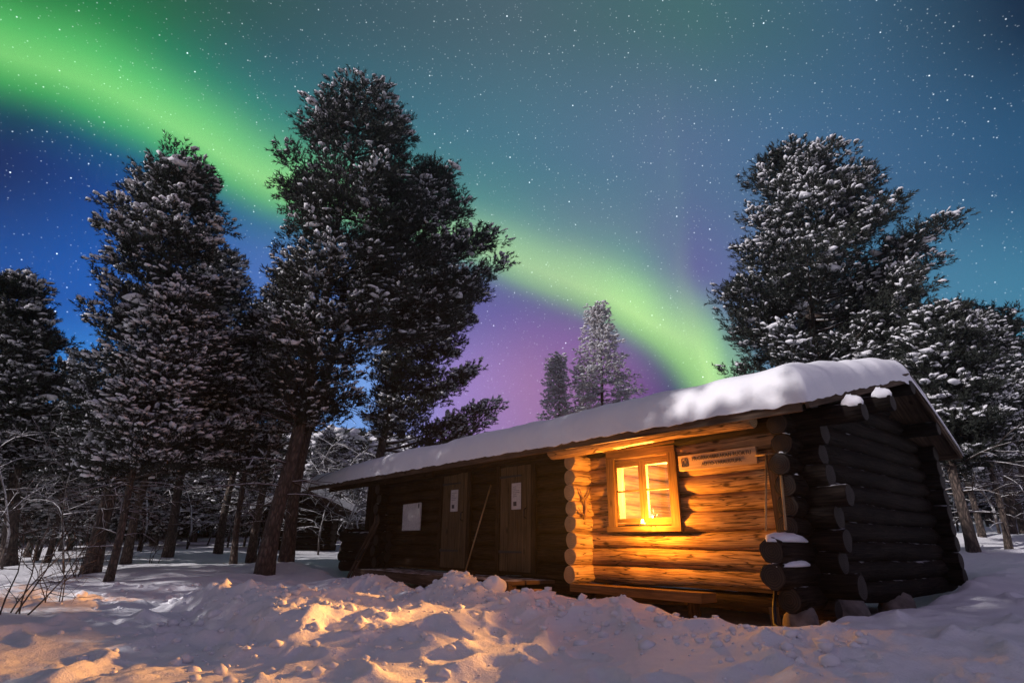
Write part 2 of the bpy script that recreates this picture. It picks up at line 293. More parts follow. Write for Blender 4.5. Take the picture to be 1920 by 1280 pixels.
class MB:
    """collects shapes with UVs along the grain and builds ONE mesh"""
    def __init__(s, off=(0, 0, 0), cabin=False):
        s.v, s.f, s.m, s.uv, s.sm = [], [], [], [], []; s.off = Vector(off); s.cab = cabin; s.rnd = random.Random(11)
    def P(s, p):
        p = Vector(p) - s.off
        return Vector((-p.x, p.y, p.z)) if s.cab else p
    def add(s, vs, fs, m=0, uvs=None, sm=False):
        b = len(s.v); s.v += [s.P(v) for v in vs]
        for i, f in enumerate(fs):
            s.f.append([b + j for j in f]); s.m.append(m); s.sm.append(sm); s.uv.append(uvs[i] if uvs else [(0, 0)] * len(f))
    def bar(s, p0, p1, wd, ht, up=(0, 0, 1), m=0, jit=0, taper=1):
        """box from p0 to p1, cross-section wd (sideways) x ht (along up)"""
        p0, p1 = Vector(p0), Vector(p1); u = (p1 - p0); L = u.length; u.normalize(); up = Vector(up)
        sd = u.cross(up).normalized(); up = sd.cross(u).normalized(); r = s.rnd; o = r.random() * 20
        vs = []
        for p, k in ((p0, 1), (p1, taper)):
            for a, b in ((-1, -1), (1, -1), (1, 1), (-1, 1)):
                vs.append(p + sd * a * wd / 2 * k + up * b * ht / 2 * k + Vector([r.uniform(-jit, jit) for _ in range(3)]))
        fs = [(0, 1, 5, 4), (1, 2, 6, 5), (2, 3, 7, 6), (3, 0, 4, 7), (0, 3, 2, 1), (4, 5, 6, 7)]
        q = lambda w, k: [(o, k + o), (o, k + w + o), (o + L, k + w + o), (o + L, k + o)]
        uvs = [[(o, 0 + o), (o, wd + o), (o + L, wd + o), (o + L, o)], q(ht, .3), q(wd, .6), q(ht, .9), [(0, 0), (0, ht), (wd * .2, ht), (wd * .2, 0)], [(0, 0), (wd * .2, 0), (wd * .2, ht), (0, ht)]]
        s.add(vs, fs, m, uvs)
    def log(s, p0, p1, r0, r1=None, m=0, mc=1, seg=14, wob=.012, step=.22, flat=0):
        p0, p1 = Vector(p0), Vector(p1); r1 = r1 or r0; u = p1 - p0; L = u.length; u.normalize()
        a = u.cross(Vector((0, 0, 1))); a = a.normalized() if a.length > .1 else Vector((1, 0, 0)); c = a.cross(u).normalized()
        n = max(3, int(L / step)); R = s.rnd; o = R.random() * 30; ph = [R.random() * 6.3 for _ in range(6)]
        vs, fs, uvs = [], [], []
        ts = [0, .012 / L] + [(i + 1) / (n + 1) for i in range(n)] + [1 - .012 / L, 1]
        for j, tt in enumerate(ts):
            x = tt * L; rr = r0 + (r1 - r0) * tt
            if j in (0, len(ts) - 1): rr *= .93
            ctr = p0 + u * x + a * wob * sin(2.1 * x + ph[0]) + c * wob * .7 * sin(1.7 * x + ph[1])
            for i in range(seg):
                th = 2 * pi * i / seg
                k = rr * (1 + .04 * sin(3 * th + ph[2] + x * 1.3) + .035 * sin(5 * th + ph[3] - x * 2.3) + .035 * sin(2 * th + x * 3 + ph[4]) + R.uniform(-.035, .035))
                vs.append(ctr + a * k * cos(th) + c * k * sin(th))
        for j in range(len(ts) - 1):
            for i in range(seg):
                i2 = (i + 1) % seg; fs.append((j * seg + i, j * seg + i2, (j + 1) * seg + i2, (j + 1) * seg + i))
                x0, x1 = ts[j] * L + o, ts[j + 1] * L + o; y0, y1 = i / seg * 2 * pi * r0 + o, (i + 1) / seg * 2 * pi * r0 + o
                uvs.append([(x0, y0), (x0, y1), (x1, y1), (x1, y0)])
        s.add(vs, fs, m, uvs, True)
        for j, sg in ((0, 1), (len(ts) - 1, -1)):
            ring = vs[j * seg:(j + 1) * seg]; ct = sum(ring, Vector()) / seg + u * (-.006 if j == 0 else .006)
            cf = [(i, (i + 1) % seg, seg) if sg < 0 else ((i + 1) % seg, i, seg) for i in range(seg)]
            cu = [[((ring[k] - ct).dot(a), (ring[k] - ct).dot(c)) if k < seg else (0, 0) for k in f] for f in cf]
            s.add(ring + [ct], cf, mc, cu)
    def tube(s, pts, rad, seg=6, m=0):
        pts = [Vector(p) for p in pts]; rad = rad if hasattr(rad, '__len__') else [rad] * len(pts)
        vs, fs, uvs = [], [], []; L = 0; a = None
        for j, p in enumerate(pts):
            u = (pts[min(j + 1, len(pts) - 1)] - pts[max(j - 1, 0)]).normalized()
            if a is None: a = u.orthogonal().normalized()
            a = (a - u * a.dot(u)).normalized(); c = u.cross(a)
            vs += [p + (a * cos(2 * pi * i / seg) + c * sin(2 * pi * i / seg)) * rad[j] for i in range(seg)]
            if j:
                d = (p - pts[j - 1]).length
                for i in range(seg):
                    i2 = (i + 1) % seg; fs.append(((j - 1) * seg + i, (j - 1) * seg + i2, j * seg + i2, j * seg + i)); uvs.append([(L, i / seg * .3), (L, (i + 1) / seg * .3), (L + d, (i + 1) / seg * .3), (L + d, i / seg * .3)])
                L += d
        n = len(vs); fs += [tuple(range(seg)), tuple(range(n - seg, n))]; uvs += [[(0, 0)] * seg] * 2
        s.add(vs, fs, m, uvs, True)
    def ball(s, c, rx, ry, rz, m=0, seg=12, rings=7, rough=.0, cut=None):
        R = s.rnd; ph = [R.random() * 6.3 for _ in range(4)]; vs, fs = [], []
        for j in range(rings + 1):
            la = -pi / 2 + pi * j / rings
            for i in range(seg):
                lo = 2 * pi * i / seg; k = 1 + rough * (sin(3 * lo + ph[0] + 2 * la) + .7 * sin(5 * lo + ph[1] - 3 * la) + .6 * sin(2 * lo + 4 * la + ph[2]))
                z = sin(la) * rz * k
                if cut is not None: z = max(z, -cut * rz)
                vs.append(Vector(c) + Vector((cos(la) * cos(lo) * rx * k, cos(la) * sin(lo) * ry * k, z)))
        for j in range(rings):
            for i in range(seg): fs.append((j * seg + i, j * seg + (i + 1) % seg, (j + 1) * seg + (i + 1) % seg, (j + 1) * seg + i))
        s.add(vs, fs, m, None, True)
    def mesh(s, name, mats):
        me = bpy.data.meshes.new(name); me.from_pydata([tuple(v) for v in s.v], [], s.f)
        for q in mats: me.materials.append(q)
        me.polygons.foreach_set('material_index', s.m); me.polygons.foreach_set('use_smooth', s.sm)
        l = me.uv_layers.new(name='UVMap'); l.data.foreach_set('uv', [c for f in s.uv for p in f for c in p])
        b = bmesh.new(); b.from_mesh(me); bmesh.ops.remove_doubles(b, verts=b.verts, dist=1e-6)
        bmesh.ops.recalc_face_normals(b, faces=b.faces); b.to_mesh(me); b.free(); me.update(); return me
    def build(s, name, mats, parent=None):
        return link(name, s.mesh(name, mats), parent)

# numpy value noise
_perm = np.random.RandomState(5).permutation(512).astype(np.int64)
_val = np.random.RandomState(6).rand(512)
def vnoise(x, y, seed=0):
    xi, yi = np.floor(x).astype(np.int64), np.floor(y).astype(np.int64); fx, fy = x - xi, y - yi
    fx = fx * fx * fx * (fx * (fx * 6 - 15) + 10); fy = fy * fy * fy * (fy * (fy * 6 - 15) + 10)
    h = lambda a, b: _val[(_perm[(a + seed * 37) & 511] + b * 57 + seed * 11) & 511]
    return (h(xi, yi) * (1 - fx) + h(xi + 1, yi) * fx) * (1 - fy) + (h(xi, yi + 1) * (1 - fx) + h(xi + 1, yi + 1) * fx) * fy
def fbm(x, y, o=4, seed=0, g=.5):
    s = 0; a = 1; n = 0
    for k in range(o):
        c, d = cos(.6 * k), sin(.6 * k)
        s = s + a * (vnoise((x * c - y * d) * 2 ** k, (x * d + y * c) * 2 ** k, seed + k) - .5); n += a; a *= g
    return s / n * 2
def billow(x, y, o=4, seed=0):
    s = 0; a = 1; n = 0
    for k in range(o):
        c, d = cos(.7 * k), sin(.7 * k)
        s = s + a * np.abs(2 * vnoise((x * c - y * d) * 2 ** k, (x * d + y * c) * 2 ** k, seed + k) - 1); n += a; a *= .5
    return s / n
def sstep(x, a, b):
    q = np.clip((x - a) / (b - a), 0, 1); return q * q * (3 - 2 * q)

# ------------------------------------------------------------------ cabin frame: s along the front wall to the left, t into the cabin
AZ2 = radians(50.3); d2 = Vector((sin(AZ2), cos(AZ2))); d1 = Vector((-cos(AZ2), sin(AZ2)))
P0 = Vector((3.2077, 6.4638)); CROT = -AZ2
def W(s, t, z): q = P0 + d1 * s + d2 * t; return (q.x, q.y, z)
def st_of(x, y):
    return (x - P0.x) * d1.x + (y - P0.y) * d1.y, (x - P0.x) * d2.x + (y - P0.y) * d2.y

# ------------------------------------------------------------------ ground
CTRL = []
def ctl(px, py, D): r = ray(px, py); CTRL.append((r.x * D, r.y * D, ZC + r.z * D))
for a in [(494, 1076, 14), (167, 1073, 15), (215, 1090, 13.5), (315, 1044, 19), (416, 1033, 20), (439, 1057, 16), (533, 1057, 15.5), (1820, 1026, 15), (1890, 1030, 15), (1779, 992, 23),
          (30, 1052, 22), (520, 1030, 23), (620, 1030, 23), (1850, 1090, 10.5), (1800, 1110, 9), (250, 1000, 40), (640, 1000, 40), (1900, 965, 40), (20, 1010, 45), (600, 1150, 8.4), (300, 1150, 9), (60, 1130, 9.5)]: ctl(*a)
for p in [(0, 4.2, -.12), (2.4, 3.2, .14), (-2.4, 3.4, -.08), (0, 2, -.1), (0, -6, .3), (-9, -4, .3), (9, -4, .5), (4.4, 4.2, .36), (-5, 5, -.02)]: CTRL.append(p)
for s_, t_, z_ in [(0, -2.6, .22), (2, -2.8, .2), (4, -3, .17), (7, -2.8, .18), (-1.2, -1.3, .32), (-1.5, 1.5, .42), (-1.3, 3.5, .5), (2, 2, .2), (8, 2, .25), (12, 2, .4), (5, 6, .6), (1, 6, .7), (13.5, -1, .35)]:
    q = W(s_, t_, z_); CTRL.append(q)
CTRL = np.array(CTRL)
def _U(r2): return np.where(r2 > 1e-9, r2 * np.log(r2 + 1e-12), 0)
_n = len(CTRL); _K = _U(((CTRL[:, None, :2] - CTRL[None, :, :2]) ** 2).sum(-1)) + np.eye(_n) * .6
_Q = np.c_[np.ones(_n), CTRL[:, :2]]; _S = np.linalg.solve(np.r_[np.c_[_K, _Q], np.c_[_Q.T, np.zeros((3, 3))]], np.r_[CTRL[:, 2], 0, 0, 0])
CREST = np.array([(-1.2, .36), (-.7, .27), (-.25, .2), (0, .18), (.4, .18), (.75, .24), (1.1, .28), (1.6, .31), (2.2, .33), (3.0, .36), (3.4, .38), (4.1, .42), (4.6, .4), (5.2, .33), (5.8, .34), (6.6, .43), (7.4, .36), (8.2, .28), (9.5, .2)])
FOOT = []
_fr = random.Random(19)
def _walk(a, b, n):
    for i in range(n):
        f = i / (n - 1); s_ = a[0] + (b[0] - a[0]) * f + _fr.gauss(0, .06); t_ = a[1] + (b[1] - a[1]) * f + _fr.gauss(0, .06); q = P0 + d1 * s_ + d2 * t_
        dv = d1 * (b[0] - a[0]) + d2 * (b[1] - a[1]); an = atan2(dv.y, dv.x); sd = .12 * (1 if i % 2 else -1); FOOT.append((q.x - sin(an) * sd, q.y + cos(an) * sd, an + _fr.gauss(0, .15), _fr.uniform(.9, 1.25)))
_walk((6.0, -1.5), (3.4, -4.4), 9); _walk((7.0, -1.6), (5.2, -4.6), 9); _walk((3.0, -2.6), (6.2, -3.9), 9); _walk((-1.9, -3.2), (2.4, -2.7), 11); _walk((5.5, -5.4), (2.2, -3.4), 9); _walk((-.6, -2.2), (-2.6, -1.2), 6); _walk((8, -3.4), (6.4, -6.5), 8)
def ground(x, y):
    x = np.atleast_1d(np.asarray(x, float)); y = np.atleast_1d(np.asarray(y, float))
    R = np.hypot(x, y); k = np.minimum(1, 48 / np.maximum(R, 1e-6)); xc, yc = x * k, y * k
    z = _S[_n] + _S[_n + 1] * xc + _S[_n + 2] * yc
    for i in range(_n): z = z + _S[i] * _U((xc - CTRL[i, 0]) ** 2 + (yc - CTRL[i, 1]) ** 2)
    z = np.clip(z, -.4, 5)
    s, t = st_of(x, y)
    near = np.exp(-(R / 16) ** 2)
    # shovelled bank along the front wall, trench behind it
    wob = .22 * fbm(s * .8, t * .8, 2, 3); tt = t + 1.5 + wob
    crest = np.interp(s, CREST[:, 0], CREST[:, 1]); win = sstep(s, -1.6, -.5) * (1 - sstep(s, 8.2, 9.6))
    prof = np.where(tt > 0, np.exp(-(tt / .42) ** 2), np.exp(-(np.abs(tt) / .5) ** 2.5)); zb = np.maximum(z, 0)
    z = z + (crest - .18) * prof * win * (1 + .25 * billow(s * 2.2, t * 2.2, 3, 9))
    z = z + .22 * np.exp(-np.abs((s - 4.25) / .42) ** 2.4 - np.abs((t + 1.62) / .34) ** 2.4)
    inside = sstep(t, -1.15, -.7) * (1 - sstep(t, 4.2, 5.0)) * sstep(s, -.6, .0) * (1 - sstep(s, 11.2, 12.2))
    z = z * (1 - inside) + inside * np.minimum(z, .16)
    # undulation, crust and lumps
    z = z + .10 * fbm(x * .55, y * .55, 3, 1) * (.35 + .65 * np.exp(-(R / 40) ** 2)) * (1 - .6 * inside)
    z = z + .05 * fbm(x * 1.6, y * 1.6, 3, 2) * near * (1 - inside)
    tram = np.exp(-(((s - 4.9) / 2.3) ** 2 + ((t + 4.1) / 1.15) ** 2)) + 1.0 * np.exp(-(((s + 1.7) / 1.3) ** 2 + ((t + 1.7) / 1.3) ** 2)) + .5 * np.exp(-((x + 3.6) ** 2 + (y - 8.2) ** 2) / 4) + .7 * np.exp(-(((x + 3.4) / 1.3) ** 2 + ((y - 4.6) / 1.2) ** 2))
    plat = np.exp(-((s - 4.9) / 2.0) ** 4) * sstep(t + .18 * fbm(s * 1.2, t * 1.2, 2, 51), -4.75, -4.25) * (1 - sstep(t, -2.9, -2.3))
    z = z + .34 * plat * np.clip((-t - 2.2) / 2.2, 0, 1.1)
    cl = billow(x * 4.6 + fbm(x, y, 2, 8), y * 4.6, 3, 21); z = z + np.minimum(tram, 1) * (.075 * cl + .05 * billow(x * 1.9, y * 1.9, 2, 23) + .03 * np.maximum(0, vnoise(x * 9, y * 9, 3) - .55) - .06)
    z = z + .018 * fbm(x * 5, y * 5, 3, 31) * near
    for fx, fy, fa, fl in FOOT:
        u_, v_ = (x - fx) * cos(fa) + (y - fy) * sin(fa), -(x - fx) * sin(fa) + (y - fy) * cos(fa)
        mk = (np.abs(u_) < .5) & (np.abs(v_) < .5)
        if mk.any():
            q_ = (u_[mk] / (.15 * fl)) ** 2 + (v_[mk] / (.065 * fl)) ** 2; z[mk] += -.05 * np.exp(-q_ ** 2 * .6) + .022 * np.exp(-((np.sqrt(q_) - 1.55) / .33) ** 2)
    hl = (np.maximum(0, .5 - billow(x * 1.3, y * 1.3, 2, 41)) ** 2) * .5 * near * (1 - inside)
    return z + hl
def gz(x, y): return float(ground(x, y)[0])
def axis(lo, hi, fine_lo, fine_hi, step, grow=1.09):
    m_ = list(np.arange(fine_lo, fine_hi + 1e-6, step)); d = step; a = m_[-1]
    while a < hi: d *= grow; a += d; m_.append(a)
    d = step; a = m_[0]; L = []
    while a > lo: d *= grow; a -= d; L.append(a)
    return np.array(L[::-1] + m_)
gx = axis(-115, 115, -7, 7, .035); gy = axis(-40, 140, 2.0, 12.5, .035)
GX, GY = np.meshgrid(gx, gy); GZ = ground(GX.ravel(), GY.ravel())
nx, ny = len(gx), len(gy); I = np.arange(nx * ny).reshape(ny, nx)
FQ = np.stack([I[:-1, :-1], I[:-1, 1:], I[1:, 1:], I[1:, :-1]], -1).reshape(-1, 4)
g_o = link('snow_ground', np_mesh('snow_ground', np.c_[GX.ravel(), GY.ravel(), GZ], FQ, [M['snow']], smooth=True)); tag(g_o, kind='structure')

# ================================================================== THE LOG CABIN
hut = empty('log_cabin', W(0, 0, .3), CROT, 'long dark log cabin with thick snow on its roof and one glowing window', 'cabin')
def CM(): return MB((0, 0, .3), True)      # cabin coordinates (s, t, z)
LR = .122; DZ = .222
rows = [.52 + LR + DZ * k for k in range(9)]
def wall_front(s0, s1, end0, end1, rows_, opening=None, rad=LR):
    mb = CM()
    for k, z in enumerate(rows_):
        a, b = s0 - end0(k), s1 + end1(k); r = rad * (1 + .06 * sin(k * 2.7))
        if opening and opening[2] - .02 < z < opening[3] + .02:
            mb.log((a, 0, z), (opening[0], 0, z), r); mb.log((opening[1], 0, z), (b, 0, z), r)
        else: mb.log((a, 0, z), (b, 0, z), r)
    return mb
OPEN = (1.53, 2.58, 1.31, 2.12)
proj = [.46, .32, .4, .36, .5, .34, .3, .36, .3]
wall_front(.1, 3.25, lambda k: 0, lambda k: 0, rows, OPEN).build('window_wall', [M['log'], M['end_dark']], hut)
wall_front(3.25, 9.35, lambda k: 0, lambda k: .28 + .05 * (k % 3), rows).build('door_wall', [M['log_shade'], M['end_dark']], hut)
mb = CM()
for k, z in enumerate(rows): mb.log((.098, 0, z), (-proj[k], 0, z), LR * (1 + .06 * sin(k * 2.7)) * 1.01)
mb.build('corner_ends', [M['log_dark'], M['end_dark']], hut)  # same front logs, switched to the shaded copy at the corner
# sill log with a pale cut end under the window wall
mb = CM(); mb.log((-.2, -.02, .42), (9.3, -.02, .42), .1); mb.build('sill_log', [M['log_shade'], M['end_dark']], hut)
# gable wall: logs run into the depth, half a course higher; front ends corbel out under the eave and at the foot
mb = CM(); fr_out = [.62, .86, .84, .42, .34, .36, .4, .3, .36, .62]
for k in range(10):
    z = .41 + LR + DZ * k; r = LR * (1.04 if k in (1, 2) else 1)
    mb.log((0, -fr_out[k], z), (0, 4.2 + .3 + .07 * (k % 3), z), r * 1.02, r, m=0, mc=1)
for k, (ta, tb) in enumerate([(1.5, 3.6), (2.35, 3.2)]):
    z = .41 + LR + DZ * (10 + k); mb.log((0, ta - .2, z), (0, tb, z), LR)
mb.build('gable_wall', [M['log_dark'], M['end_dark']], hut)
# snow caps on the two longest foot logs and on cut ends
mb = CM()
mb.ball((0, -.5, .41 + LR + DZ * 2 + .1), .125, .4, .075, rough=.07, cut=.2, seg=18); mb.ball((-.02, -.52, .41 + LR + DZ * 1 + .085), .12, .36, .065, rough=.07, cut=.1, seg=18)
rq = random.Random(4)
for k, z in enumerate(rows):
    if rq.random() < .75: mb.ball((-.16 - .4 * proj[k] * rq.random(), rq.uniform(-.03, .06), z + LR * .9), .05 + .22 * proj[k] * rq.uniform(.5, 1), .06, .035, rough=.14, cut=.1)
for k in range(3, 9):
    if rq.random() < .6: mb.ball((rq.uniform(-.04, .03), -.16 - .1 * rq.random(), .41 + LR + DZ * k + LR * .9), .06, .09, .04, rough=.14, cut=.1)
for k in range(10):
    if rq.random() < .6: mb.ball((-.05 - .03 * rq.random(), rq.uniform(.15, .6), .41 + LR + DZ * k + LR * .78), .03, rq.uniform(.1, .25), .016, rough=.25, cut=.1)
mb.build('log_snow', [M['roofsnow']], hut)['kind'] = 'stuff'
# cross wall whose ends stick out through the front wall beside the window
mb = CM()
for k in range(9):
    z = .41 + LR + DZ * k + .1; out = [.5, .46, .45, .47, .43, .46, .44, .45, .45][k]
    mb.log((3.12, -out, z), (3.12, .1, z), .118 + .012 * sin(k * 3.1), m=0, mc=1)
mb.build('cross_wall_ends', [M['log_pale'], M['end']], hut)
mb = CM()
for k in range(9): z = .41 + LR + DZ * k + .1; mb.log((3.12, .098, z), (3.12, 4.1, z), .12)
mb.build('cross_wall', [M['inner'], M['end_dark']], hut)
mb = CM()
for k in range(9):
    z = .41 + LR + DZ * k + .1; mb.log((9.35, -.3 - .06 * (k % 2), z), (9.35, 4.5, z), LR)
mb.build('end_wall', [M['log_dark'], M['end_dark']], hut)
mb = CM()
for k in range(9): mb.log((-.3, 4.2, rows[k]), (9.7, 4.2, rows[k]), LR)
mb.build('back_wall', [M['log_dark'], M['end_dark']], hut)
mb = CM()
for k in range(7): mb.bar((.12, .2 + .6 * k, .56), (9.2, .2 + .6 * k, .56), .59, .04, m=0)
mb.build('floor', [M['inner']], hut)
mb = CM()
for k in range(7): mb.bar((.12, .2 + .6 * k, 2.52), (9.2, .2 + .6 * k, 2.52), .6, .04, m=0)
mb.build('ceiling', [M['inner']], hut)
# open porch at the far end: half wall, posts, plate
mb = CM()
for k, z in enumerate([.5, .72, .94, 1.15]): mb.log((9.0, -.12, z), (11.3 + .12 * (k % 2), -.12, z), .125)
for k, z in enumerate([.5, .72, .94, 1.15]): mb.log((11.2, -.2, z + .1), (11.2, 4.2, z + .1), .12)
mb.build('porch_half_wall', [M['log_dark'], M['end_dark']], hut)
for s_, t_ in ((9.95, -.08), (10.55, .1), (11.2, 2.2), (11.2, 4.1)):
    mb = CM(); mb.log((s_, t_, 1.2), (s_, t_, 2.42), .1, .09); mb.build('porch_post', [M['log_dark'], M['end_dark']], hut)
# outer plate log under the eave and wall-head log
mb = CM(); mb.log((.18, -.5, 2.36), (3.45, -.5, 2.345), .095, .1); mb.log((-.2, -.03, 2.5), (11.7, -.03, 2.5), .11)
mb.build('eave_log', [M['log'], M['end']], hut)
mb = CM(); mb.log((3.3, -.3, 2.4), (11.6, -.3, 2.42), .1, .1); mb.bar((6.9, -.42, 2.36), (11.9, -.42, 2.36), .05, .2)
mb.build('porch_beam', [M['log_shade'], M['end_dark']], hut)

# roof: boards, rafters, fascia, purlin ends, snow
RS0, RS1, RT0, RTR, RT1, ZE, ZR, ZB = -.52, 12.35, -.78, 2.72, 4.42, 2.44, 3.36, 2.46
roof = empty('roof', (0, 0, 0), 0, None, None); roof.parent = hut
def zroof(t): return ZE + (ZR - ZE) * (t - RT0) / (RTR - RT0) if t <= RTR else ZR + (ZB - ZR) * (t - RTR) / (RT1 - RTR)
mb = CM(); nb = 56
for k in range(nb):       # boards run up the slope
    a = RS0 + (RS1 - RS0) * (k + .5) / nb; wd = (RS1 - RS0) / nb - .006
    mb.bar((a, RT0, zroof(RT0) - .02), (a, RTR, ZR - .02), wd, .03, up=(0, 0, 1)); mb.bar((a, RTR, ZR - .021), (a, RT1, ZB - .02), wd, .03)
mb.build('roof_boards', [M['board']], roof)
mb = CM()
for k in range(9):
    a = RS0 + .02 + (RS1 - RS0) / 9 * k; b_ = RS0 + .02 + (RS1 - RS0) / 9 * (k + 1) - .004
    mb.bar((a, RT0 - .035, ZE - .075), (b_, RT0 - .035, ZE - .075), .03, .15)
mb.bar((RS0 - .03, RT0 - .03, zroof(RT0) - .06), (RS0 - .03, RTR, ZR - .055), .035, .13); mb.bar((RS0 - .03, RTR + .002, ZR - .055), (RS0 - .03, RT1 + .05, ZB - .06), .035, .15)
mb.bar((RS1 + .03, RT0, zroof(RT0) - .05), (RS1 + .03, RTR, ZR - .05), .03, .14); mb.bar((RS1 + .03, RTR + .002, ZR - .05), (RS1 + .03, RT1, ZB - .05), .03, .14)
mb.bar((RS0, RT1 + .03, ZB - .06), (RS1, RT1 + .03, ZB - .06), .03, .13)
mb.build('fascia', [M['board']], roof)
for i, (t_, out) in enumerate(((-.1, .82), (.85, .82), (2.6, .6), (3.6, .55))):
    z = zroof(t_) - (.27 if i < 2 else .19); mb = CM(); mb.log((-out, t_, z), (9.6, t_, z), .1); pu = mb.build('purlin', [M['log_dark'], M['end_dark']], roof)
    if i < 2:
        mb = CM(); mb.ball((-out + .1, t_, z + .08), .11, .075, .1, rough=.13, cut=.3); mb.build('snow_cap', [M['roofsnow']], pu)
# roof snow
ns, ntt = 360, 110
S_ = np.linspace(RS0 - .07, RS1 + .07, ns); T_ = np.linspace(RT0 - .09, RT1 + .06, ntt)
SS, TT = np.meshgrid(S_, T_)
th = .345 + .07 * fbm(SS * .6, TT * .9, 3, 12) + .035 * fbm(SS * 2.2, TT * 2.2, 4, 14)
th = th * (1 - .3 * sstep(TT, RTR - .3, RT1)) * (1 - .3 * sstep(SS, 8.5, 12.3))
edge = np.minimum(np.minimum(SS - S_[0], S_[-1] - SS) / .3, np.minimum((TT - T_[0]) / .3, (T_[-1] - TT) / .3))
edge = np.clip(edge, 0, 1); rnd_ = np.sqrt(np.clip(1 - (1 - edge) ** 2, 0, 1))
zr = np.where(TT <= RTR, ZE + (ZR - ZE) * (TT - RT0) / (RTR - RT0), ZR + (ZB - ZR) * (TT - RTR) / (RT1 - RTR))
zr = zr - .09 * np.exp(-((TT - RTR) / .5) ** 2)      # the drift rounds the ridge
jag = .055 * billow(SS * 4, TT * 4, 4, 17)
Zt = np.maximum(zr, zr + th * rnd_) - jag * (1 - edge) + .008
drop = sstep(np.minimum(SS - S_[0], TT - T_[0]), .07, 0) * .035
topv = np.c_[-SS.ravel(), TT.ravel(), (Zt - drop).ravel() - .3]
botz = np.where(TT <= RTR, ZE + (ZR - ZE) * (TT - RT0) / (RTR - RT0), ZR + (ZB - ZR) * (TT - RTR) / (RT1 - RTR)) + .001 - drop
botz = np.minimum(botz, Zt - drop - .004)
botv = np.c_[-SS.ravel(), TT.ravel(), botz.ravel() - .3]
I = np.arange(ns * ntt).reshape(ntt, ns); o_ = ns * ntt
ft = np.stack([I[:-1, :-1], I[1:, :-1], I[1:, 1:], I[:-1, 1:]], -1).reshape(-1, 4); fb = ft[:, ::-1] + o_
per = np.r_[I[0, :], I[1:, -1], I[-1, -2::-1], I[-2:0:-1, 0]]; pn = np.roll(per, -1)
fs_ = np.stack([per, pn, pn + o_, per + o_], -1)
link('roof_snow', np_mesh('roof_snow', np.r_[topv, botv], np.r_[ft, fb, fs_], [M['roofsnow']], smooth=True), roof)

# window
win = CM(); z0, z1, a, b = 1.31, 2.12, 1.53, 2.58
for p, q, wd, ht in (((a - .06, -.155, (z0 + z1) / 2), None, .13, 0),): pass
fm = CM()
fm.bar((a - .0, -.15, z0 - .05), (a - .0, -.15, z1 + .06), .04, .13, up=(1, 0, 0)); fm.bar((b + .0, -.15, z0 - .05), (b + .0, -.15, z1 + .06), .04, .13, up=(1, 0, 0))
fm.bar((a - .06, -.152, z1 + .115), (b + .06, -.152, z1 + .115), .044, .11); fm.bar((a - .1, -.165, z1 + .185), (b + .1, -.165, z1 + .185), .09, .03)
fm.bar((a - .08, -.16, z0 - .085), (b + .08, -.16, z0 - .085), .07, .07)
for x_ in (a - .012, b + .012): fm.bar((x_, .0, z0 - .03), (x_, .0, z1 + .03), .26, .03, up=(1, 0, 0))
for z_ in (z0 - .02, z1 + .02): fm.bar((a, .0, z_), (b, .0, z_), .26, .03)
frame = fm.build('window', [M['trim']], hut)
sm_ = CM(); mid = (a + b) / 2
for lo, hi in ((a + .005, mid - .004), (mid + .004, b - .005)):
    sm_.bar((lo + .03, -.09, z0 + .0), (lo + .03, -.09, z1 - .0), .045, .06, up=(1, 0, 0)); sm_.bar((hi - .03, -.09, z0), (hi - .03, -.09, z1), .045, .06, up=(1, 0, 0))
    sm_.bar((lo + .06, -.09, z1 - .028), (hi - .06, -.09, z1 - .028), .043, .056); sm_.bar((lo + .06, -.09, z0 + .028), (hi - .06, -.09, z0 + .028), .043, .056)
    sm_.bar((lo + .06, -.09, z0 + .42), (hi - .06, -.09, z0 + .42), .035, .022)
sm_.build('sash', [M['trim']], frame)
gm = CM(); gm.bar((a + .03, -.088, (z0 + z1) / 2), (b - .03, -.088, (z0 + z1) / 2), .004, z1 - z0 - .06); gm.build('pane', [M['glass']], frame)

# two plank doors with frames
for s0, s1, mm in ((6.07, 6.9, 'plank'), (4.28, 5.08, 'plank')):
    mb = CM(); n = 7
    for k in range(n):
        x_ = s0 + (s1 - s0) * (k + .5) / n; mb.bar((x_, -.16, .6), (x_, -.16, 2.42), .03 + .006 * (k % 2), (s1 - s0) / n - .008, up=(1, 0, 0))
    dr = mb.build('door', [M[mm]], hut)
    mb = CM(); mb.bar((s0 - .06, -.165, .58), (s0 - .06, -.165, 2.44), .05, .1, up=(1, 0, 0)); mb.bar((s1 + .06, -.165, .58), (s1 + .06, -.165, 2.44), .05, .1, up=(1, 0, 0)); mb.build('door_frame', [M['log_shade']], dr)
    mb = CM(); mb.tube([(s0 + .1, -.19, 1.42), (s0 + .1, -.24, 1.44), (s0 + .1, -.24, 1.56), (s0 + .1, -.19, 1.58)], .012); mb.build('handle', [M['iron']], dr)
    for z_ in (.9, 2.12):
        mb = CM(); mb.bar((s1 + .02, -.185, z_), (s0 + .22, -.185, z_), .006, .045, taper=.6); mb.build('hinge', [M['iron']], dr)
mb = CM()
for k in range(3): mb.bar((3.75, -.3 - .3 * k, .495), (8.6, -.3 - .3 * k, .495), .27, .05)
mb.bar((3.72, -1.07, .44), (8.62, -1.07, .44), .05, .17)
for x_ in (3.85, 5.4, 7, 8.5): mb.bar((x_, -.95, .1), (x_, -.95, .46), .12, .12, up=(0, 1, 0))
deck = mb.build('porch_deck', [M['board']], hut)
mb = CM(); mb.log((3.6, -.72, .1), (3.6, -.72, .42), .13, m=0, mc=1); mb.build('step_block', [M['log'], M['end']], hut)
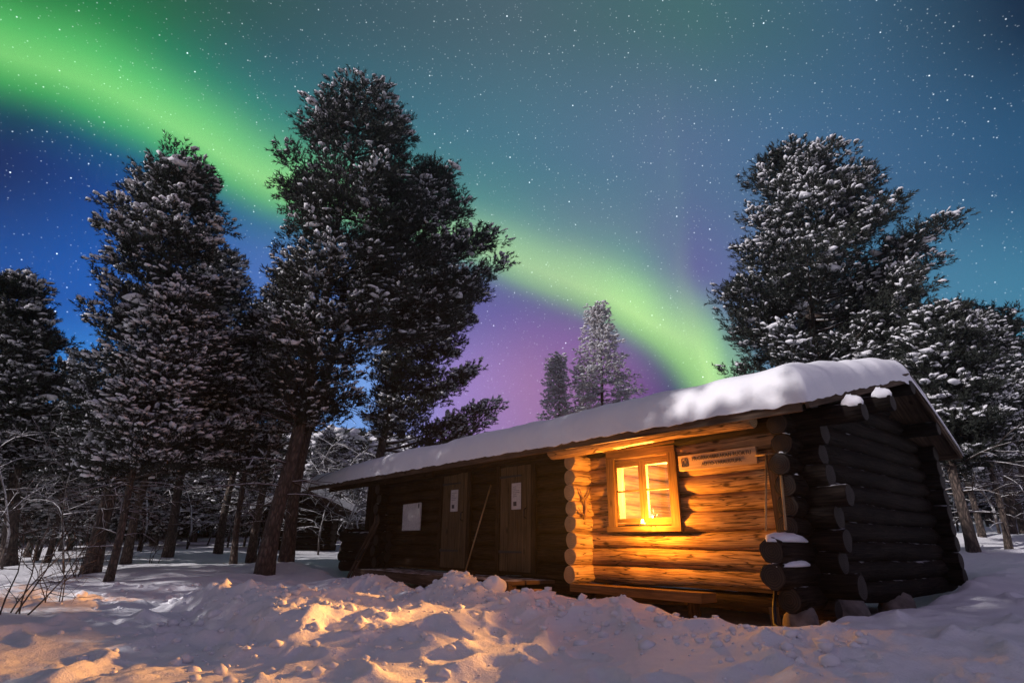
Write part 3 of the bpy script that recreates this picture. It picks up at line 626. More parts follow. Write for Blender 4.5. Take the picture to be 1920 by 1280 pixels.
mb = CM(); mb.bar((.2, -.15, .95), (.2, -.15, 2.06), .03, .11, up=(1, 0, 0)); mb.build('corner_board', [M['board']], hut)

# ------------------------------------------------------------------ things on and in the cabin
def cthing(name, s, t, z, label, cat, group=None): return empty(name, W(s, t, z), CROT, label, cat, group)
def CO(s, t, z): return MB((s, t, z), True)
# oil lamp on the inner sill: gives the glow
o = (1.72, .5, 1.33); lamp = cthing('oil_lamp', *o, 'small burning lamp glowing behind the lower right window pane', 'lamp')
mb = CO(*o); mb.tube([(o[0], o[1], o[2]), (o[0], o[1], o[2] + .02), (o[0], o[1], o[2] + .07), (o[0], o[1], o[2] + .1)], [.06, .065, .05, .02], 12); mb.build('base', [M['steel']], lamp)
mb = CO(*o); mb.tube([(o[0], o[1], o[2] + .1), (o[0], o[1], o[2] + .24)], .012, 8); mb.build('stem', [M['steel']], lamp)
mb = CO(*o); mb.ball((o[0], o[1], o[2] + .3), .024, .024, .05); mb.build('flame', [M['flame']], lamp)
pl = bpy.data.lights.new('lamp_light', 'POINT'); plo = bpy.data.objects.new('lamp_light', pl); COL.objects.link(plo); plo.parent = lamp; plo.location = (0, 0, .28)
pl.energy = 3600; pl.color = (1, .41, .09); pl.shadow_soft_size = .05
o = (2.2, .12, 1.33); cn = cthing('candle', *o, 'pale candle burning close behind the window glass', 'candle')
mb = CO(*o); mb.tube([(o[0], o[1], o[2]), (o[0], o[1], o[2] + .24)], .035, 12); mb.build('wax', [M['wax']], cn)
mb = CO(*o); mb.tube([(o[0], o[1], o[2] + .24), (o[0], o[1], o[2] + .265)], .004, 5); mb.build('wick', [M['ink']], cn)
mb = CO(*o); mb.ball((o[0], o[1], o[2] + .29), .012, .012, .03); mb.build('flame', [M['flame']], cn)
o = (1.86, -.42, 1.262); ln = cthing('fill_candle', *o, 'small bright candle added to light the wall, on an iron tray on the outer sill below the right pane', 'candle')  # added candle, its source is invented to brighten the log wall
mb = CO(*o); mb.bar((o[0] - .03, -.19, o[2] - .004), (o[0] - .03, -.47, o[2] - .004), .008, .008); mb.bar((o[0] + .03, -.19, o[2] - .004), (o[0] + .03, -.47, o[2] - .004), .008, .008); mb.bar((o[0] - .11, -.55, o[2] - .003), (o[0] + .11, -.55, o[2] - .003), .17, .012); mb.build('baffle', [M['iron']], ln)  # outer plate is shaped to keep the added candle's light off the snow
mb = CO(*o); mb.tube([(o[0], o[1], o[2] + .003), (o[0], o[1], o[2] + .028)], [.03, .03], 14); mb.build('wax', [M['wax']], ln)
mb = CO(*o); mb.ball((o[0], o[1], o[2] + .05), .014, .014, .022); mb.build('flame', [M['flame']], ln)
pl2 = bpy.data.lights.new('wall_fill_light', 'POINT'); plo2 = bpy.data.objects.new('wall_fill_light', pl2); COL.objects.link(plo2); plo2.parent = ln; plo2.location = (0, 0, .052)  # fill light of the added candle
pl2.energy = 190; pl2.color = (1, .36, .03); pl2.shadow_soft_size = .04
o = (2.0, .45, 1.26); tb = cthing('window_table', 2.0, .45, .58, 'wooden table inside the cabin under the window', 'table')
mb = CO(2, .45, .58); mb.bar((1.3, .5, 1.29), (2.9, .5, 1.29), .62, .04); mb.build('tabletop', [M['inner']], tb)
for x_, y_ in ((1.36, .26), (2.84, .26), (1.36, .74), (2.84, .74)):
    mb = CO(2, .45, .58); mb.bar((x_, y_, .58), (x_, y_, 1.27), .06, .06, up=(0, 1, 0)); mb.build('leg', [M['trim']], tb)
o = (1.8, .26, 1.94); cl = cthing('hanging_cloth', *o, 'dark crumpled cloth hanging inside behind the upper right window pane', 'cloth')
mb = CO(*o); vs, fs = [], []
for i in range(9):
    for j in range(7):
        s_, z_ = 1.69 + .19 * i / 8 + .01 * sin(j * 2.1), 2.14 - .36 * j / 6 * (1 - .35 * abs(sin(i * .9)))
        vs += [(s_, .26 + .02 * sin(i * 1.7 + j * .4), z_), (s_, .266 + .02 * sin(i * 1.7 + j * .4), z_)]
ix = lambda i, j, k: (i * 7 + j) * 2 + k
for i in range(8):
    for j in range(6):
        fs += [(ix(i, j, 0), ix(i + 1, j, 0), ix(i + 1, j + 1, 0), ix(i, j + 1, 0)), (ix(i, j, 1), ix(i, j + 1, 1), ix(i + 1, j + 1, 1), ix(i + 1, j, 1))]
for i in range(8): fs += [(ix(i, 6, 0), ix(i + 1, 6, 0), ix(i + 1, 6, 1), ix(i, 6, 1)), (ix(i, 0, 0), ix(i, 0, 1), ix(i + 1, 0, 1), ix(i + 1, 0, 0))]
for j in range(6): fs += [(ix(0, j, 0), ix(0, j + 1, 0), ix(0, j + 1, 1), ix(0, j, 1)), (ix(8, j, 0), ix(8, j, 1), ix(8, j + 1, 1), ix(8, j + 1, 0))]
mb.add(vs, fs); mb.build('sheet', [M['cloth']], cl)
mb = CO(*o); mb.tube([(1.6, .26, 2.145), (1.98, .26, 2.145)], .008); mb.build('rail', [M['handle']], cl)
o = (2.36, .4, 1.31); kt = cthing('kettle', *o, 'dark round kettle on the table behind the lower left window pane', 'kettle')
mb = CO(*o); mb.tube([(o[0], o[1], o[2]), (o[0], o[1], o[2] + .03), (o[0], o[1], o[2] + .1), (o[0], o[1], o[2] + .14), (o[0], o[1], o[2] + .16)], [.06, .08, .085, .06, .02], 14); mb.build('body', [M['iron']], kt)
mb = CO(*o); mb.tube([(o[0] - .07, o[1], o[2] + .12), (o[0] - .06, o[1], o[2] + .21), (o[0], o[1], o[2] + .245), (o[0] + .06, o[1], o[2] + .21), (o[0] + .07, o[1], o[2] + .12)], .006); mb.build('handle', [M['iron']], kt)
mb = CO(*o); mb.tube([(o[0] - .07, o[1], o[2] + .07), (o[0] - .13, o[1], o[2] + .13)], [.016, .009]); mb.build('spout', [M['iron']], kt)
# long log bench
bs = cthing('log_bench', 2.05, -.45, .12, 'long split-log bench along the wall under the glowing window', 'bench')
mb = CO(2.05, -.45, .12); mb.bar((.98, -.46, .475), (3.0, -.46, .475), .3, .1, jit=.006); mb.build('seat', [M['trim']], bs)
for x_ in (1.2, 2.8):
    mb = CO(2.05, -.45, .12); mb.log((x_, -.45, .1), (x_, -.45, .425), .07, seg=10); mb.build('leg', [M['log_shade'], M['end_dark']], bs)
# name sign
def text_mesh(name, body, size, depth=.002):
    cu = bpy.data.curves.new(name, 'FONT'); cu.body = body; cu.size = size; cu.align_x = 'CENTER'; cu.align_y = 'CENTER'; cu.extrude = depth; cu.resolution_u = 3
    ob = bpy.data.objects.new(name, cu); COL.objects.link(ob); dg = bpy.context.evaluated_depsgraph_get()
    me = bpy.data.meshes.new_from_object(ob.evaluated_get(dg)); bpy.data.objects.remove(ob); return me
sg = cthing('name_sign', .88, -.14, 2.02, 'carved wooden name sign on the log wall right of the window', 'sign')
mb = CO(.88, -.14, 2.02); mb.bar((.37, -.15, 2.02), (1.42, -.15, 2.02), .03, .19, jit=.006); mb.build('board', [M['signwood']], sg)
for body, z_, sz in (('MUORRAVAARAKAN RUOKTU', .036, .07), ('AUTIO-VARAUSTUPA', -.042, .068)):
    me = text_mesh('lettering', body, sz); me.materials.append(M['ink']); l_ = link('lettering', me, sg); l_.rotation_euler = (pi / 2, 0, 0); l_.location = (.06, -.032, z_); l_.scale = (.82, 1, 1)
mb = CO(.88, -.14, 2.02)
for (x0, z0_), (x1, z1_) in (((1.37, 1.97), (1.37, 2.07)), ((1.285, 1.97), (1.285, 2.07)), ((1.365, 1.97), (1.29, 1.97)), ((1.365, 2.07), (1.29, 2.07)), ((1.345, 1.99), (1.345, 2.04)), ((1.345, 2.04), (1.31, 2.055)), ((1.31, 2.05), (1.31, 1.99)), ((1.34, 1.99), (1.315, 1.99))):
    mb.bar((x0, -.168, z0_), (x1, -.168, z1_), .008, .008, up=(0, 1, 0))
mb.build('emblem', [M['ink']], sg)
# notices
def notice(s0, s1, za, zb, t, label, name='paper_notice', seed=1):
    o = ((s0 + s1) / 2, t, (za + zb) / 2); e = cthing(name, *o, label, 'notice', 'paper notices pinned to the cabin front')
    mb = CO(*o); mb.bar((s0, t, o[2]), (s1, t, o[2]), .006, zb - za); mb.build('sheet', [M['paper']], e)
    r = random.Random(seed); mb = CO(*o); z_ = zb - .06
    while z_ > za + .18:
        mb.bar((s1 - .03, t - .005, z_), (s0 + .03 + r.random() * .1, t - .005, z_), .003, .006); z_ -= .032
    mb.bar((s1 - .05, t - .005, za + .09), (s1 - .13, t - .005, za + .09), .003, .07); mb.build('print', [M['ink']], e)
notice(6.36, 6.6, 1.6, 2.0, -.185, 'white printed notice on the left plank door', seed=1)
notice(4.52, 4.76, 1.57, 2.0, -.185, 'white printed notice on the right plank door nearest the glow', seed=2)
o = (8.1, -.15, 1.55); e = cthing('notice_board', *o, 'large square notice board on the dark wall left of both doors', 'notice')
mb = CO(*o); mb.bar((7.74, -.15, 1.55), (8.46, -.15, 1.55), .02, .54, jit=.01); mb.build('sheet', [M['paper']], e)
mb = CO(*o); mb.ball((7.82, -.163, 1.76), .022, .006, .05); mb.build('print', [M['ink']], e)
# broom between the doors, shovels at the corner, skis on the left
o = (5.55, -.4, .52); e = cthing('broom', *o, 'thin handled push broom leaning on the wall between the two doors', 'broom')
mb = CO(*o); mb.tube([(5.6, -.5, .56), (5.36, -.17, 2.02)], .014); mb.build('handle', [M['handle']], e)
mb = CO(*o); mb.bar((5.35, -.5, .56), (5.85, -.5, .56), .07, .06); mb.build('head', [M['log_shade']], e)
o = (.26, -.62, 1.1); e = cthing('snow_pusher', *o, 'thin lit steel pole with a small cross handle standing on the snowy log end', 'shovel')
mb = CO(*o); mb.tube([(.14, -.62, 1.17), (.235, -.2, 2.0)], .011); mb.build('shaft', [M['handle']], e)
mb = CO(*o); mb.tube([(.36, -.2, 2.005), (.1, -.2, 2.005)], .012); mb.build('grip', [M['handle']], e)
o = (-.05, -.55, 1.1); e = cthing('snow_shovel', *o, 'dark snow shovel with a D-shaped grip standing upside against the corner logs', 'shovel')
mb = CO(*o); mb.tube([(-.06, -.6, 1.18), (.02, -.36, 1.78)], .014); mb.build('shaft', [M['handle']], e)
mb = CO(*o); mb.tube([(.02, -.36, 1.78), (.075, -.35, 1.82), (.085, -.34, 1.9), (.03, -.33, 1.93), (-.03, -.33, 1.91), (-.03, -.34, 1.83), (.02, -.36, 1.78)], .015); mb.build('grip', [M['log_shade']], e)
o = (9.3, -.5, .3); 
for i, (ds, lb) in enumerate(((0, 'dark narrow ski leaning against the far end wall, nearer the doors'), (.16, 'dark narrow ski leaning against the far end wall, beside the half wall'))):
    e = cthing('ski', 9.2 + ds, -.7, .3, lb, 'ski', 'skis leaning at the far corner of the cabin')
    mb = CO(9.2 + ds, -.7, .3); mb.bar((9.3 + ds, -.85, .25), (9.0 + ds, -.45, 1.45), .07, .02, up=(0, 1, .4)); mb.bar((9.0 + ds, -.45, 1.45), (8.96 + ds, -.48, 1.62), .066, .02, up=(0, 1, .4), taper=.3); mb.build('blade', [M['board']], e)
    mb = CO(9.2 + ds, -.7, .3); mb.bar((9.2 + ds, -.72, .68), (9.14 + ds, -.64, .9), .05, .05, up=(0, 1, .4)); mb.build('binding', [M['iron']], e)
# antler hanging on the log ends
o = (2.97, -.32, 1.55); e = cthing('reindeer_antler', *o, 'forked reindeer antler hung on the bright log ends left of the window', 'antler')
mb = CO(*o); mb.tube([(2.985, -.3, 1.36), (2.97, -.27, 1.5), (2.96, -.3, 1.62), (2.965, -.2, 1.74), (2.97, -.14, 1.82)], [.02, .022, .02, .014, .006])
mb.tube([(2.96, -.3, 1.62), (2.95, -.38, 1.7), (2.96, -.41, 1.78)], [.016, .013, .005]); mb.tube([(2.985, -.3, 1.42), (2.95, -.38, 1.44), (2.96, -.45, 1.52)], [.016, .012, .005]); mb.tube([(2.97, -.27, 1.5), (2.95, -.2, 1.46)], [.015, .005]); mb.build('beam', [M['antler']], e)
# foundation stones, stake, curved runner
for i, (s_, t_, sx, sy, sz, lb) in enumerate(((-.02, -.45, .16, .2, .2, 'small snow-capped grey stone under the near cabin corner'), (-.12, .35, .22, .42, .24, 'broad brown stone under the gable wall beside the corner'), (-.05, 2.1, .2, .3, .22, 'dark stone under the middle of the gable wall'))):
    mb = CO(s_, t_, .15); mb.ball((s_, t_, .28), sx, sy, sz, rough=.09, seg=14, rings=9); e = mb.build('foundation_stone', [M['rock']]); e.location = W(s_, t_, .15); e.rotation_euler.z = CROT; tag(e, lb, 'stone', 'stones under the cabin corner')
mb = CO(.1, -.72, .15); mb.bar((.1, -.72, .05), (.14, -.66, .46), .1, .05, up=(1, 0, 0), jit=.01); e = mb.build('wooden_stake', [M['trim']]); e.location = W(.1, -.72, .15); e.rotation_euler.z = CROT; tag(e, 'short pale wooden stake standing in snow under the lowest log end', 'stake')
mb = CO(0, -.8, .2); mb.tube([(.1, -.66, .62), (.1, -.74, .45), (.06, -.84, .32), (-.08, -.95, .265), (-.3, -1.0, .27)], [.016, .02, .024, .026, .018], 8); e = mb.build('sledge_runner', [M['iron']]); e.location = W(0, -.8, .2); e.rotation_euler.z = CROT; tag(e, 'curved dark runner lying in the snow by the cabin corner', 'runner')

# snow balls beside the deck
q = W(3.45, -1.55, 0); zz = gz(q[0], q[1]); mb = MB(); mb.ball((0, 0, .05), .15, .12, .12, rough=.1, seg=18, rings=12); e = mb.build('snow_lump', [M['roofsnow']]); e.location = (q[0], q[1], zz); tag(e, 'round lump of snow on the bank in front of the deck', 'snow lump')

# ================================================================== TREES
def tuft_templates(n, nn, rs, spread=(.5, 1.0)):
    out = []
    for k in range(n):
        V = []
        for i in range(nn):
            tx = rs.uniform(0, .85); th_ = rs.uniform(0, 2 * pi); L = rs.uniform(.3, .5); f = rs.uniform(*spread)
            d = np.array([cos(f), sin(f) * cos(th_), sin(f) * sin(th_)]); side = np.cross(d, rs.normal(size=3)); side /= np.linalg.norm(side)
            p = np.array([tx, 0, 0]); wv_ = .052
            V += [p - side * wv_, p + side * wv_, p + d * L]
        out.append(np.array(V))
    return out
def frames(D, rs):
    """orthonormal frames with x axis D and z roughly up"""
    D = D / np.linalg.norm(D, axis=1, keepdims=True); up = np.tile([0., 0, 1], (len(D), 1)) + rs.normal(size=D.shape) * .05
    y = np.cross(up, D); y /= np.linalg.norm(y, axis=1, keepdims=True) + 1e-9; z = np.cross(D, y)
    return np.stack([D, y, z], 1)       # rows are axes
_blob = None
def blob_template():
    me = bpy.data.meshes.new('tmp'); b = bmesh.new(); bmesh.ops.create_icosphere(b, subdivisions=1, radius=1); b.to_mesh(me); b.free()
    V = np.array([v.co[:] for v in me.vertices]); Fc = np.array([p.vertices[:] for p in me.polygons]); bpy.data.meshes.remove(me); return V, Fc
BV, BF = blob_template()
def foliage_meshes(P, D, L, rs, snow_p, nn, mneedle, snow_size=1.0, spread=(.5, 1.0), shelf=()):
    n = len(P); T = tuft_templates(6, nn, rs, spread); R = frames(D, rs); k = rs.randint(0, 6, n)
    V = np.empty((n, nn * 3, 3), np.float32)
    for q in range(6):
        mk = k == q; V[mk] = np.einsum('vi,nij->nvj', T[q], R[mk]) * L[mk, None, None] + P[mk, None, :]
    V = V.reshape(-1, 3); Fc = np.arange(len(V)).reshape(-1, 3)
    me = np_mesh('crown', V, Fc, [mneedle])
    pk = rs.rand(n) < snow_p; Ps, Ds, Ls, Rs = P[pk], D[pk], L[pk], R[pk]; m_ = len(Ps)
    scl = np.stack([Ls * rs.uniform(.22, .55, m_), Ls * rs.uniform(.18, .36, m_) * snow_size, Ls * rs.uniform(.08, .17, m_) * snow_size], 1); Dh = Ds * np.array([1, 1, .25]); Rs = frames(Dh, rs)
    S = BV[None] * (1 + .28 * rs.normal(size=(m_, len(BV), 1)).clip(-1, 1)) * scl[:, None, :]
    S[:, :, 2] = np.maximum(S[:, :, 2], -.35 * scl[:, None, 2])
    S = np.einsum('nvi,nij->nvj', S, Rs) + (Ps + Ds / np.linalg.norm(Ds, axis=1, keepdims=True) * Ls[:, None] * .55)[:, None, :]
    S[:, :, 2] += (Ls * .17)[:, None]
    if len(shelf):
        H = np.array(shelf); k_ = len(H); an = rs.uniform(0, 6.28, k_); nz_ = 1 + .32 * rs.normal(size=(k_, len(BV), 1)).clip(-1, 1)
        Q = BV[None] * nz_ * np.stack([H[:, 3] * rs.uniform(.8, 1.5, k_), H[:, 3] * rs.uniform(.5, .9, k_), np.minimum(.09, H[:, 3] * .36)], 1)[:, None, :]
        ca, sa = np.cos(an)[:, None], np.sin(an)[:, None]
        Q = np.stack([Q[:, :, 0] * ca - Q[:, :, 1] * sa, Q[:, :, 0] * sa + Q[:, :, 1] * ca, Q[:, :, 2] - .12 * (Q[:, :, 0] ** 2 + Q[:, :, 1] ** 2)], 2) + H[:, None, :3]
        S = np.concatenate([S, Q]); m_ = len(S)
    FF = (BF[None] + (np.arange(m_) * len(BV))[:, None, None]).reshape(-1, 3)
    ms = np_mesh('crown_snow', S.reshape(-1, 3), FF, [M['twigsnow']], smooth=True)
    return me, ms
def conifer(name, trunk, tr0, prof, seed, nbr, twig=4.2, tuft=.23, snow=.5, up=.35, kind='pine', nn=15, bare=True, depth=.85, jag=.25, limb_r=.035, snow_size=1.0, pad=.43, dens=31, side_p=.72):
    """trunk: list of (x, z) in the tree's own frame; prof: list of (z, left, right) offsets from x=0 of the outline"""
    rs = np.random.RandomState(seed); rr = random.Random(seed)
    tz = np.array([p[1] for p in trunk]); txx = np.array([p[0] for p in trunk]); top = tz[-1]
    X = lambda z: float(np.interp(z, tz, txx))
    mb = MB(); mb.rnd = rr; pts = []; rad = []
    nseg = 22
    for i in range(nseg + 1):
        z = -.3 + (top + .3) * i / nseg; f = i / nseg; pts.append((X(max(z, 0)) + .03 * sin(z * 1.7 + seed), .03 * cos(z * 1.3 + seed), z)); rad.append(tr0 * ((1 - f) ** .85 * .93 + .02) * (1 + (.35 * max(0, 1 - i / 2.2) if i < 3 else 0)))
    mb.tube(pts, rad, 12); tm = mb.mesh('trunk', [M['bark']])
    pz = np.array([p[0] for p in prof])[::-1]; pl_ = np.array([p[1] for p in prof])[::-1]; pr_ = np.array([p[2] for p in prof])[::-1]
    P, D, L, UP, SH = [], [], [], [], []; lm = MB(); lm.rnd = rr; clump = rs.rand(64, 3)
    zmin, zmax = pz[0], pz[-1]
    for i in range(nbr):
        f = ((i + rr.random()) / nbr); zt = zmin + (zmax - .3 - zmin) * f ** .92; zt = round(zt / .58) * .58 + rr.uniform(-.14, .14) if kind == 'pine' else zt; zt = min(max(zt, zmin), zmax - .25)
        ph = i * 2.39996 + rr.uniform(-.5, .5); c, s = cos(ph), sin(ph)
        l, r = float(np.interp(zt, pz, pl_)), float(np.interp(zt, pz, pr_)); cx = X(min(zt, top))
        R1 = (r - cx) if c > 0 else (cx - l); Rd = depth * .5 * (r - l)
        R = math.hypot(c * max(R1, .15), s * max(Rd, .15)); R *= rr.uniform(1 - jag, 1.04) * (.8 + .34 * _val[int(zt / 1.1 + seed) * 7 % 512] if kind == 'pine' and c * 0 == 0 else 1) * (.86 + .26 * _val[(int(zt / .7) * 13 + int((ph % 6.28) / .9) * 29 + seed) % 512])
        if kind == 'pine': rise = up * R * rr.uniform(.3, 1.3) + .1 * R
        else: rise = -.12 * R
        zb = max(.4, min(zt - rise, top - .1)); b0 = Vector((X(zb), 0, zb)); tip = Vector((cx + c * max(R1, .15) * R / max(math.hypot(c * max(R1, .15), s * max(Rd, .15)), .01), s * max(Rd, .15) * R / max(math.hypot(c * max(R1, .15), s * max(Rd, .15)), .01), zt))
        if kind == 'pine': midp = b0.lerp(tip, .5) + Vector((0, 0, -.16 * R + rr.uniform(-.12, .12) * R))
        else: midp = b0.lerp(tip, .5) + Vector((0, 0, .02 * R))
        bl_ = [b0 * (1 - q) ** 2 + midp * 2 * q * (1 - q) + tip * q * q for q in np.linspace(0, 1, 7)]
        lr = limb_r * (.35 + .3 * R); lm.tube(bl_, [lr * (1 - .85 * q) for q in np.linspace(0, 1, 7)], 5)
        u = (tip - b0).normalized(); sd = u.cross(Vector((0, 0, 1))); sd = sd.normalized() if sd.length > .05 else Vector((1, 0, 0))
        npad = max(2, int(R * .8 / (pad * .8))); q0 = .3 if R > 1 else .1
        for j in range(npad):
            q = min(1, q0 + (1 - q0) * (j + rr.uniform(.3, 1)) / npad); cpt = b0 * (1 - q) ** 2 + midp * 2 * q * (1 - q) + tip * q * q
            cs = [(cpt, 1.0)]
            if q < .93:
                for side in (-1, 1):
                    if rr.random() < side_p:
                        e = cpt + sd * side * rr.uniform(.5, 1.25) * pad * (1.3 - .5 * q) + u * rr.uniform(.1, .5) * pad + Vector((0, 0, rr.uniform(-.1, .35) * pad)); cs.append((e, rr.uniform(.6, .95)))
                        lm.tube([cpt, cpt.lerp(e, .5) - Vector((0, 0, .03)), e], [.012, .009, .005], 3)
            for cc, k in cs:
                pr = pad * k * rr.uniform(.65, 1.1); n = int(dens * k * k * rr.uniform(.75, 1.25))
                o = rs.normal(size=(n, 3)); o /= np.linalg.norm(o, axis=1, keepdims=True); o *= rs.uniform(.25, 1, (n, 1)) ** .5
                flat = .42 if kind == 'pine' else .22
                P.append(np.array(cc[:]) + o * np.array([pr, pr, pr * flat])); 
                dd = o * np.array([.9, .9, .5]) + np.array([u.x * .4, u.y * .4, .65 if kind == 'pine' else -.05]) + rs.normal(size=(n, 3)) * .3; D.append(dd)
                L.append(tuft * rs.uniform(.7, 1.2, n))
                if kind == 'pine' and rr.random() < .1 + snow * .6:
                    for _ in range(rr.randint(1, 3)): SH.append((cc[0] + rr.uniform(-.6, .6) * pr, cc[1] + rr.uniform(-.6, .6) * pr, cc[2] + pr * flat * rr.uniform(.45, .85), pr * rr.uniform(.22, .5)))
                UP.append(o[:, 2] + rs.normal(size=n) * .25 + .25 * (rr.random() - .5))
    if bare:      # dead lower boughs with snow lines
        for i in range(bare if bare is not True else 16):
            zb = rr.uniform(.22, 1.0) * max(zmin, 1.2) + rr.uniform(0, .25) * (zmax - zmin) * .6; ph = rr.uniform(0, 6.28); R = rr.uniform(.5, 1.7)
            b0 = Vector((X(zb), 0, zb)); tip = b0 + Vector((cos(ph) * R, sin(ph) * R, rr.uniform(-.35, .25) * R)); md = b0.lerp(tip, .55) + Vector((0, 0, .12 * R))
            pt = [b0 * (1 - q) ** 2 + md * 2 * q * (1 - q) + tip * q * q for q in np.linspace(0, 1, 6)]; lm.tube(pt, [.022 * (1 - .8 * q) for q in np.linspace(0, 1, 6)], 5)
            for j in range(4):
                p = pt[2 + j % 4]; e = p + Vector([rr.gauss(0, .2) for _ in range(3)]) + (tip - b0).normalized() * .25; lm.tube([p, p.lerp(e, .5) + Vector((0, 0, .03)), e], [.01, .008, .004], 4)
    P, D, L, UP = np.concatenate(P), np.concatenate(D), np.concatenate(L), np.concatenate(UP)
    cl = fbm(P[:, 0] * .8 + seed, P[:, 2] * .8 + P[:, 1] * .5, 2, seed % 50)
    sp = np.clip((snow - .08 + 1.1 * cl) * (.6 + 1.3 * UP) * (.7 if kind == 'pine' else 1.3), .01, .97)
    me, ms = foliage_meshes(P, D, L, rs, sp, nn, M['needle'] if kind == 'pine' else M['needle_far'], snow_size, (.5, 1.0) if kind == 'pine' else (.35, .8), SH)
    return tm, lm.mesh('boughs', [M['limb']]), me, ms
TREES = []
def plant(meshes, x, y, az, label, cat='pine tree', name='pine_tree', group=None, scale=1.0, z=None):
    tm, lm, me, ms = meshes; zz = gz(x, y) if z is None else z
    e = empty(name, (x, y, zz), -az, label, cat, group); e.scale = (scale,) * 3
    t_ = link('trunk', tm, e); link('boughs', lm, t_)['kind'] = 'stuff'; c_ = link('crown', me, e); cs_ = link('crown_snow', ms, c_); cs_['kind'] = 'stuff'; return e
def hero(D, base, trunk_px, prof_px, zbase=None):
    """outline measured on the photograph -> metres in the tree's own upright plane, at its real distance"""
    r = ray(*base); az = atan2(r.x, r.y); x, y = r.x * D, r.y * D; zg = gz(x, y)
    def loc(px, py):
        q = ray(px, py); da = atan2(q.x, q.y) - az; return D * math.tan(da), ZC + q.z * D / cos(da) - zg
    tk = [(0, 0)] + [loc(*p) for p in trunk_px]; pf = []
    for yy, xl, xr in prof_px:
        a, b_ = loc(xl, yy), loc(xr, yy); pf.append(((a[1] + b_[1]) / 2, a[0], b_[0]))
    return x, y, az, tk, pf
def hero_tree(D, base, trunk_px, prof_px, r0, seed, nbr, label, name='pine_tree', cat='pine tree', group='tall pines around the cabin', **k):
    x, y, az, tk, pf = hero(D, base, trunk_px, prof_px)
    return plant(conifer(name, tk, r0, pf, seed, nbr, **k), x, y, az, label, cat, name, group)
hero_tree(14, (494, 1076), [(540, 880), (585, 690), (622, 480), (660, 300), (688, 175)],
          [(168, 668, 720), (195, 590, 748), (232, 578, 772), (290, 562, 776), (330, 512, 790), (400, 490, 800), (470, 488, 800), (560, 482, 780), (640, 498, 705), (720, 515, 665), (790, 540, 630)],
          .19, 3, 104, 'tallest dark pine in the middle, its thick trunk moonlit left of the cabin', snow=.30, tuft=.23, snow_size=.8, twig=6.5)
hero_tree(15.5, (533, 1057), [(572, 819), (650, 600), (760, 420), (825, 315)],
          [(308, 800, 850), (345, 770, 852), (400, 750, 885), (432, 730, 922), (480, 720, 905), (515, 700, 968), (560, 700, 925), (610, 720, 880)],
          .17, 8, 74, 'dark pine with long right-hand boughs just behind the tallest pine', snow=.32, tuft=.23, snow_size=.8, twig=6.5)
hero_tree(19, (706, 905), [(716, 842), (744, 678), (790, 540), (810, 470)],
          [(470, 780, 840), (540, 750, 900), (600, 735, 918), (660, 725, 912), (720, 735, 925), (770, 745, 940), (810, 760, 930)],
          .2, 12, 75, 'pine with a bare lower trunk behind the far end of the cabin roof', snow=.5, tuft=.23)
hero_tree(15, (167, 1073), [(225, 870), (275, 720), (318, 480), (345, 305)],
          [(300, 338, 372), (330, 300, 390), (365, 225, 398), (395, 205, 415), (412, 168, 430), (470, 162, 440), (520, 150, 462), (580, 165, 470), (640, 140, 478), (700, 195, 462), (760, 150, 468), (820, 120, 445), (880, 150, 420)],
          .17, 21, 92, 'broad snow-covered pine on the left with a wide low crown', snow=.62, tuft=.23, twig=6.5)
hero_tree(16.5, (1556, 1010), [(1530, 660), (1497, 440), (1482, 275)],
          [(268, 1465, 1500), (300, 1418, 1560), (322, 1402, 1640), (352, 1396, 1652), (400, 1400, 1690), (432, 1390, 1742), (480, 1370, 1760), (512, 1350, 1808), (560, 1346, 1765), (600, 1326, 1790), (640, 1360, 1780), (700, 1365, 1790), (760, 1400, 1760)],
          .2, 33, 112, 'big rounded pine rising behind the near end of the cabin roof', snow=.45, tuft=.23, twig=6.5, snow_size=.9)
hero_tree(21, (1150, 1000), [(1130, 760), (1120, 566)],
          [(560, 1118, 1122), (600, 1106, 1136), (640, 1092, 1160), (690, 1072, 1182), (730, 1064, 1196), (770, 1052, 1215), (820, 1040, 1230)],
          .13, 41, 100, 'taller pale spruce showing over the middle of the cabin roof', 'spruce_tree', 'spruce tree', 'spruces behind the cabin roof', kind='spruce', snow=1.7, tuft=.19, pad=.24, dens=7, side_p=.6, bare=False, limb_r=.02, twig=3.2)
hero_tree(22, (1060, 1000), [(1050, 800), (1043, 660)],
          [(655, 1041, 1045), (690, 1036, 1052), (720, 1029, 1058), (745, 1022, 1062), (790, 1015, 1075)],
          .1, 42, 50, 'shorter narrow spruce left of the taller one over the cabin roof', 'spruce_tree', 'spruce tree', 'spruces behind the cabin roof', kind='spruce', snow=1.7, tuft=.19, pad=.24, dens=7, side_p=.6, bare=False, limb_r=.02, twig=3.2)
hero_tree(14.5, (1820, 1026), [(1785, 866), (1765, 640), (1755, 560)],
          [(575, 1750, 1768), (610, 1725, 1785), (660, 1705, 1808), (730, 1695, 1830), (800, 1720, 1835), (860, 1745, 1835)],
          .12, 52, 48, 'snow-laden pine with a stout bare trunk right behind the gable', snow=.5, tuft=.23)
hero_tree(19, (1900, 1010), [(1880, 800), (1850, 575)],
          [(572, 1838, 1858), (620, 1815, 1890), (680, 1810, 1915), (760, 1820, 1935), (840, 1830, 1940)],
          .14, 55, 60, 'dark pine with a pointed top at the right edge of the picture', snow=.5, tuft=.23)
hero_tree(18, (20, 1055), [(30, 800), (15, 520)],
          [(515, 0, 30), (560, -30, 70), (620, -60, 90), (660, -60, 120), (720, -60, 75), (790, -60, 60), (860, -60, 50)],
          .18, 61, 80, 'pine cut by the left edge of the picture with a drooping dark crown', snow=.5, tuft=.23)
